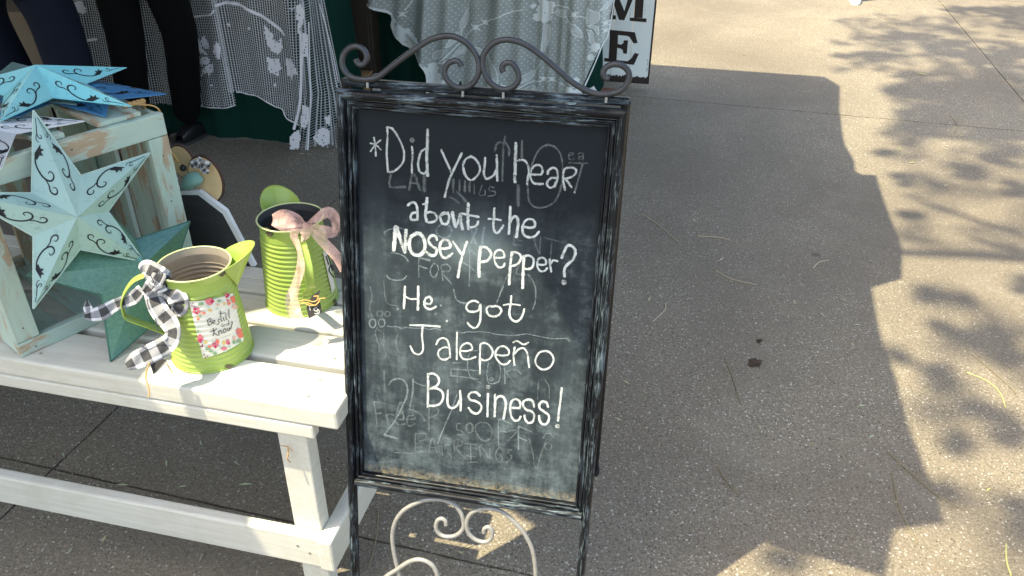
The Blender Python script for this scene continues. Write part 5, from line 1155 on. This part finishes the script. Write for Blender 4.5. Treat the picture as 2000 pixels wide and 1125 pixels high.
# passer-by at the top right: only the toe of a white shoe is in the photograph
fw3 = onz(1668, 3, 0)+A([0.02, .03, 0])
person('person in pale shoes walking on the sunny pavement', A([fw3[0]+.05, fw3[1]+.25, .92]), A([fw3[0]+.1, fw3[1]+.55, 0]), fw3, A([fw3[0]+.05, fw3[1]+.38, .48]), A([fw3[0]+.02, fw3[1]+.06, .48]), m_plain('light_denim', (.10, .16, .26), .85), m_plain('red_shirt', (.3, .05, .04), .9), MSW, MHA, face=(-.1, -1), toe=(-.35, -1))
# boxes behind the first person
bx = onpl(30, 175, A([0, 3.82, 0]), A([0, 1., 0])); bx[2] = 0.; cbx = thing('cardboard_box', 'tan cardboard boxes stack seen between the legs at far left', 'box', bx)
mcb = m_plain('brown_card', (.22, .17, .12), .8, 0, .15, 8)
mk('box_side', MB().box(bx+A([-.35, .02, 0]), A([.55, -.06, 0]), A([.04, .35, 0]), Z3*.62), mcb, cbx, bevel=.004); mk('box_tape', MB().box(bx+A([-.352, .014, .36]), A([.553, -.0605, 0]), A([.0006, .006, 0]), Z3*.02), m_plain('pale_tape', (.36, .30, .23), .5), cbx)

# ================================================================== LITTER ON THE PAVEMENT
MTW = m_plain('dry_twig', (.42, .36, .25), .8, 0, .2, 60); MTD = m_plain('dark_dry_twig', (.20, .17, .11), .8, 0, .2, 60); MLY = m_plain('yellow_green_leaf', (.36, .36, .15), .6, 0, .2, 60); MLG = m_plain('grey_green_leaf', (.38, .43, .26), .6, 0, .2, 60); MLD = m_plain('straw_leaf', (.42, .36, .24), .7)
def gz_(x, y, z=.0016): return onz(x, y, z)
TW = [([(1255, 418), (1285, 438), (1312, 462), (1328, 474)], MTW, 'long pale curved twig near the top right of the chalkboard'), ([(1363, 461), (1400, 463), (1430, 470)], MTW, 'short pale twig lying level, just right of a long curved twig'),
      ([(1398, 528), (1430, 545), (1478, 556)], MTW, 'curved brown twig in the middle of the shaded pavement'), ([(1417, 700), (1432, 740), (1448, 792)], MTD, 'thin upright dark twig below left of the dead leaf'), ([(1402, 910), (1418, 938), (1443, 967)], MTD, 'dark twig low in the shade right of the chalkboard'),
      ([(1732, 880), (1780, 925), (1835, 970), (1888, 997)], MTD, 'long twig crossing the shadow edge at lower right'), ([(1743, 925), (1755, 985), (1775, 1030), (1792, 1062)], MTD, 'twig running down over the lowest shadow corner'),
      ([(1888, 727), (1930, 745), (1955, 770), (1964, 796)], MLY, 'yellow green curved stem in the sun at far right'), ([(1965, 1062), (1966, 1095), (1975, 1125)], MLY, 'yellow stem at the bottom right corner'), ([(1300, 592), (1298, 606), (1275, 628)], MTW, 'small bent twig right of the chalkboard middle'),
      ([(1588, 524), (1600, 512), (1618, 508)], MTW, 'short hooked twig near the big shadow edge'), ([(1855, 225), (1870, 245), (1862, 262)], MTD, 'small dark twig in the upper right tree shade'), ([(740, 992), (735, 1050), (720, 1110)], MTD, 'hair thin twig under the chalkboard rail'),
      ([(1898, 692), (1945, 730), (1985, 768)], MTD, 'straight twig beside the yellow green stem')]
for pts, mt, lb in TW:
    P = smooth_path([gz_(x, y) for x, y in pts], 5); tag(mk('fallen_twig', MB().tube(P, .0019, 5), mt), lb, 'twig', 'twigs fallen on the pavement')
LV = [(1409, 507, 12, -.6, MLD, 'pale curled leaf left of the shaded pavement middle'), (1675, 635, 9, .1, MLG, 'small green leaf just inside the big shadow edge'), (1684, 793, 11, -.1, MLG, 'pale green leaf in shade level with the yellow stem'), (1702, 853, 10, -.6, MLG, 'green leaf lying slantwise in the shade near the big shadow edge'),
      (1930, 957, 9, -.8, MLY, 'yellow leaf in the lower right sun'), (1383, 758, 8, .9, MLD, 'straw coloured leaf tip left of the dead leaf'), (1484, 835, 8, 1.1, MLG, 'small grey green leaf low in the shade'), (1516, 828, 7, -1.5, MLG, 'tiny upright leaf low in the shade, right of a grey green one'), (1585, 868, 6, .4, MLY, 'tiny yellow leaf in the lower shade'),
      (1800, 145, 14, .2, MLY, 'yellow stalk in the upper right tree shade'), (1757, 292, 8, 0, MLY, 'tiny yellow leaf in the sun beyond the shadow notch, upper of two'), (1782, 318, 9, 0, MLY, 'small yellow leaf in the sun beside the shadow notch, lower of two'), (1878, 265, 8, -.4, MLY, 'small green leaf on the joint at upper right'), (1838, 8, 8, .2, MLY, 'tiny yellow leaf at the top edge'),
      (325, 905, 12, 1.5, MLG, 'narrow green leaf upright under the bench middle'), (480, 947, 17, 0, MLG, 'widest green leaf on the pavement under the bench'), (172, 895, 9, -.6, MLG, 'thin dry leaf under the bench near a joint crossing'), (124, 890, 10, 1.1, MLG, 'dark leaf at the joint crossing under the bench'), (392, 866, 10, 1.3, MLG, 'small leaf close under the bench apron'), (461, 905, 9, .6, MLG, 'faint leaf under the bench beside its leg'),
      (240, 948, 14, .1, MLG, 'long leaf lying along the joint under the bench'), (392, 1092, 8, -1.2, MLD, 'orange leaf below the bench stretcher'), (138, 1076, 9, -.9, MLG, 'green leaf on the pavement at the lower left'), (357, 951, 10, -.1, MLG, 'dull leaf under the bench right of the joint'), (185, 859, 6, .3, MLG, 'tiny leaf under the bench at the left'), (1560, 925, 6, .7, MLD, 'pale sliver leaf in the lower shade'), (1700, 60+450, 6, .3, MLD, 'pale sliver on the shadow edge in the middle')]
for x, y, L_, an, mt, lb in LV:
    c0 = gz_(x, y, .002); sc0 = L_/F*np.linalg.norm(c0-CAM)
    d_ = gz_(x+math.cos(an)*8, y+math.sin(an)*8)-c0; d_[2] = 0; d_ /= np.linalg.norm(d_); s_ = A([-d_[1], d_[0], 0]); mb = MB(); vs = []
    for k in range(7):
        t = k/6; h_ = math.sin(math.pi*t)*.16*sc0
        vs += [c0+d_*(t-.5)*sc0*1.6+s_*h_+Z3*(.001+.002*math.sin(t*3)), c0+d_*(t-.5)*sc0*1.6+Z3*(.0005+.001*math.sin(t*3)), c0+d_*(t-.5)*sc0*1.6-s_*h_+Z3*(.001+.002*math.sin(t*3))]
    mb.add(vs, [(3*k+j, 3*k+j+1, 3*k+j+4, 3*k+j+3) for k in range(6) for j in range(2)])
    tag(mk('fallen_leaf', mb, mt), lb, 'leaf', 'leaves fallen on the pavement')
# dead leaf and its crumb
def crumple(x, y, rx, ry, label, seed):
    random.seed(seed); mb = MB(); n_ = 25
    c0 = gz_(x, y, .006); vs = [c0]
    for k in range(n_):
        a = 2*math.pi*k/n_; q = random.uniform(.55, 1.15); p = gz_(x+rx*q*math.cos(a), y+ry*q*math.sin(a), .0008); p[2] = random.choice((.001, .004, .008)); vs.append(p)
    mb.add(vs, [(0, 1+k, 1+(k+1) % n_) for k in range(n_)]); return tag(mk('dead_leaf', mb, m_plain('dark_dead_leaf', (.055, .033, .018), .8, 0, .4, 80), solid=.0006), label, 'leaf')
crumple(1475, 710, 17, 9, 'crumpled dark brown leaf in the middle of the shaded pavement', 3)
crumple(1482, 667, 7, 4, 'small dark crumb of leaf just beyond the crumpled one', 5)
mb = MB(); random.seed(11); rr_ = np.random.default_rng(5)
for k in range(2600):                                      # loose grit
    x, y = rr_.uniform(-2.2, 3.6), rr_.uniform(1.0, 6.5); s = rr_.uniform(.0008, .0024)
    v = [A([x, y, 0])+A([math.cos(a), math.sin(a), 0])*s*rr_.uniform(.6, 1.1) for a in (0, 1.6, 3.1, 4.7)]
    mb.add(v+[A([x, y, s*.8])], [(0, 1, 4), (1, 2, 4), (2, 3, 4), (3, 0, 4)])
struct(mk('loose_grit', mb, m_plain('pale_grit', (.42, .38, .32), .9, 0, .3, 300)), 'stuff')

mb = MB()
for k in range(420):                                       # scraps of leaf too small to pick apart
    x, y = rr_.uniform(-2.0, 3.8), rr_.uniform(1.0, 6.8); L_ = rr_.uniform(.004, .016); a = rr_.uniform(0, 6.28); d_ = A([math.cos(a), math.sin(a), 0]); s_ = A([-d_[1], d_[0], 0])
    p = A([x, y, .0012]); mb.add([p-d_*L_, p+s_*L_*.22+Z3*.002, p+d_*L_, p-s_*L_*.22], [(0, 1, 2, 3)])
struct(mk('leaf_scraps', mb, m_plain('straw_scraps', (.40, .37, .22), .8, 0, .6, 8)), 'stuff')
# ================================================================== ADDED CANOPY (outline cut to cast the big shade) AND TREE (casts the dapple), both above the view
CZ = 2.35; SH = LD[:2]*(CZ/LD[2])                          # a point casting its shadow at g stands at g + SH
OUT = [(.86, 5.20), (1.917, 4.967), (1.95, 4.785), (1.80, 4.35), (1.655, 3.854), (1.625, 3.62), (1.587, 3.501), (1.60, 3.465), (1.667, 3.462), (1.601, 3.198), (1.497, 2.74), (1.408, 2.528), (1.277, 2.465), (1.215, 2.25), (1.177, 2.098), (1.155, 1.94), (1.116, 1.798), (1.083, 1.59), (1.046, 1.376), (.916, 1.354), (.842, 1.215),
       (.582, 1.322), (.50, 1.27), (.42, 1.215), (.385, 1.20), (.378, 1.235), (.363, 1.267), (.337, 1.288), (.263, 1.304), (.169, 1.322), (.08, 1.338), (-.02, 1.42), (-.159, 1.531), (-.312, 1.509), (-.341, 1.494), (-.42, 1.40), (-.472, 1.30), (-.476, 1.253), (-.461, 1.233), (-.448, 1.18), (-.458, 1.16), (-.52, 1.0), (-.70, .55), (-3., .45), (-6., .40), (-6., 9.4), (.0, 9.4), (.5, 7.4)]
canopy = thing('shade_canopy', 'unseen canopy added overhead, shaped to cast the shade on bench and pavement', 'canopy', A([-3.5, 8.9, 0]))
mfab = m_plain('shade_canopy_fabric', (.12, .115, .105), .9, 0, .1, 3)
me_ = MB().prism([A([g_[0]+ -LD[0]*(CZ/-LD[2]), g_[1]-LD[1]*(CZ/-LD[2]), CZ]) for g_ in OUT], Z3*.006)
mk('shade_outline_sheet', me_, mfab, canopy)
for x, y in ((-6.6, .6), (-6.6, 8.9), (-1.3, 8.9)):
    mk('shade_canopy_post', MB().tube([A([x, y, 0]), A([x, y, CZ])], .025, 10), MLEG, canopy)
tree = thing('tree', 'tall tree overhead whose fine leaves dapple the pavement', 'tree', A([6.2, 10.0, 0]))
mtr = m_plain('tree_bark', (.12, .09, .06), .9, 0, .4, 20, .4)
H0 = 7.4
def over(x, y, H=H0): g_ = onz(x, y, 0); return g_ - LD*(H/-LD[2])*1.0 if False else A([g_[0]-LD[0]*H/(-LD[2]), g_[1]-LD[1]*H/(-LD[2]), H])
mb = MB(); trunk = [A([6.2, 10.0, 0]), A([6.0, 9.8, 2.2]), A([5.4, 9.0, 5.0]), A([4.4, 7.6, 7.4]), A([3.3, 6.2, 8.6]), A([2.4, 4.4, 9.0])]
mb.tube(smooth_path(trunk, 6), [.26-.22*i/30 for i in range(31)], 12)
limb = lambda pts, r0, r1: mb.tube(smooth_path(pts, 5), list(np.linspace(r0, r1, (len(pts)-1)*5+1)), 8)
limb([A([2.4, 4.4, 9.0]), over(2500, 640), over(2250, 560), over(2060, 512), over(1900, 498), over(1830, 496), over(1752, 492)], .06, .026)
limb([over(2060, 512), over(1950, 482), over(1905, 466)], .03, .018); limb([over(2250, 560), over(2000, 462), over(1900, 428), over(1830, 404), over(1770, 380)], .024, .012)
limb([A([3.3, 6.2, 8.6]), over(2350, 260), over(2120, 150)], .05, .02); limb([over(2300, 780), over(2060, 715), over(1960, 690), over(1880, 660), over(1830, 630)], .03, .014)
mk('trunk', mb, mtr, tree, smooth=True)
BLOBS = [(1700, 108, 75, 8, 46), (1765, 72, 80, 9, 60), (1850, 92, 60, 13, 80), (1950, 112, 70, 24, 150), (1980, 30, 60, 18, 120), (1900, 20, 80, 6, 50), (1870, 180, 95, 22, 230), (1780, 178, 60, 12, 70), (1950, 172, 60, 34, 190), (1900, 215, 100, 12, 110), (1965, 235, 55, 16, 90), (1720, 297, 17, 8, 18), (1955, 302, 45, 22, 70), (1890, 335, 40, 12, 36), (1985, 370, 28, 15, 40), (1760, 352, 36, 8, 18),
         (1800, 572, 46, 10, 26), (1885, 588, 30, 10, 18), (1920, 655, 62, 15, 64), (1850, 640, 30, 8, 20), (1962, 690, 46, 22, 48), (1760, 700, 35, 15, 22), (1820, 742, 38, 24, 34), (1965, 838, 50, 28, 46), (1920, 800, 32, 15, 16), (1988, 1000, 32, 44, 30), (1845, 962, 26, 10, 9), (1880, 868, 30, 10, 10), (1700, 850, 30, 10, 8), (1990, 560, 30, 16, 20), (1780, 420, 20, 6, 8),
         (2150, 200, 120, 120, 420), (2150, 600, 120, 160, 300), (2200, 950, 120, 150, 200), (2050, -120, 260, 60, 420), (2500, 300, 250, 300, 500), (1530, 1090, 40, 12, 5)]
lf = MB(); g2r = np.random.default_rng(3)
for x, y, rx, ry, n_ in BLOBS:
    nb = max(2, int(n_*(.34 if y < 260 else .2 if y < 420 else .13)))
    for b_ in range(nb):                                   # twigs of leaves, hanging the same way
        a = g2r.uniform(0, 2*math.pi); q = math.sqrt(g2r.uniform(0, 1)); cx_, cy_ = x+rx*q*math.cos(a)*.85, y+ry*q*math.sin(a)
        ang = g2r.normal(.18, .28); ln_ = g2r.uniform(.25, .7)*max(22, min(rx, 60)); H = H0+g2r.normal(0, .5); kpx = 1+max(0, y-150)/500
        for k in range(int(16*kpx)):
            t_ = g2r.uniform(-.5, .5); px_ = cx_+math.cos(ang)*ln_*t_+g2r.normal(0, 2.6*kpx); py_ = cy_+math.sin(ang)*ln_*.45*t_+g2r.normal(0, 1.5*kpx)
            p = over(px_, py_, H)
            d_ = g2r.normal(0, 1, 3); d_ /= np.linalg.norm(d_); s_ = np.cross(d_, g2r.normal(0, 1, 3)); s_ /= np.linalg.norm(s_); L_ = g2r.uniform(.06, .12); W_ = L_*.22
            lf.add([p-d_*L_*.5, p+s_*W_, p+d_*L_*.5, p-s_*W_], [(0, 1, 2, 3)])
for x0_, x1_, y0_, y1_, n_, H_ in ((1640, 2040, 30, 140, 170, 11), (1740, 2040, 140, 270, 250, 11), (1760, 2040, 270, 480, 50, 14), (1820, 2040, 560, 880, 18, 14), (1850, 2060, 900, 1150, 7, 14)):
    for k in range(n_):                                    # higher sprays: their shade is all penumbra
        cx_, cy_ = g2r.uniform(x0_, x1_), g2r.uniform(y0_, y1_); H = H_+g2r.normal(0, .8); kp = 1+max(0, cy_-150)/450
        for j in range(9):
            p = over(cx_+g2r.normal(0, 9*kp), cy_+g2r.normal(0, 3*kp), H); d_ = g2r.normal(0, 1, 3); d_ /= np.linalg.norm(d_); s_ = np.cross(d_, g2r.normal(0, 1, 3)); s_ /= np.linalg.norm(s_); L_ = g2r.uniform(.07, .13); W_ = L_*.24
            lf.add([p-d_*L_*.5, p+s_*W_, p+d_*L_*.5, p-s_*W_], [(0, 1, 2, 3)])
ml = Mat('tree_leaf', (.06, .10, .03), .6); o = mk('crown', lf, ml.m, tree)

for o in sc.objects:
    if o.name.split('.')[0] in ('wiped_writing', 'lace_motif', 'embroidery', 'embroidered_leaf_fill', 'printed_flowers', 'label_lettering', 'crown', 'scroll_cutout', 'scroll_stub', 'nail', 'raffia_tie', 'edge_stitching', 'paint_chip', 'tag_lettering'): o['kind'] = 'stuff'
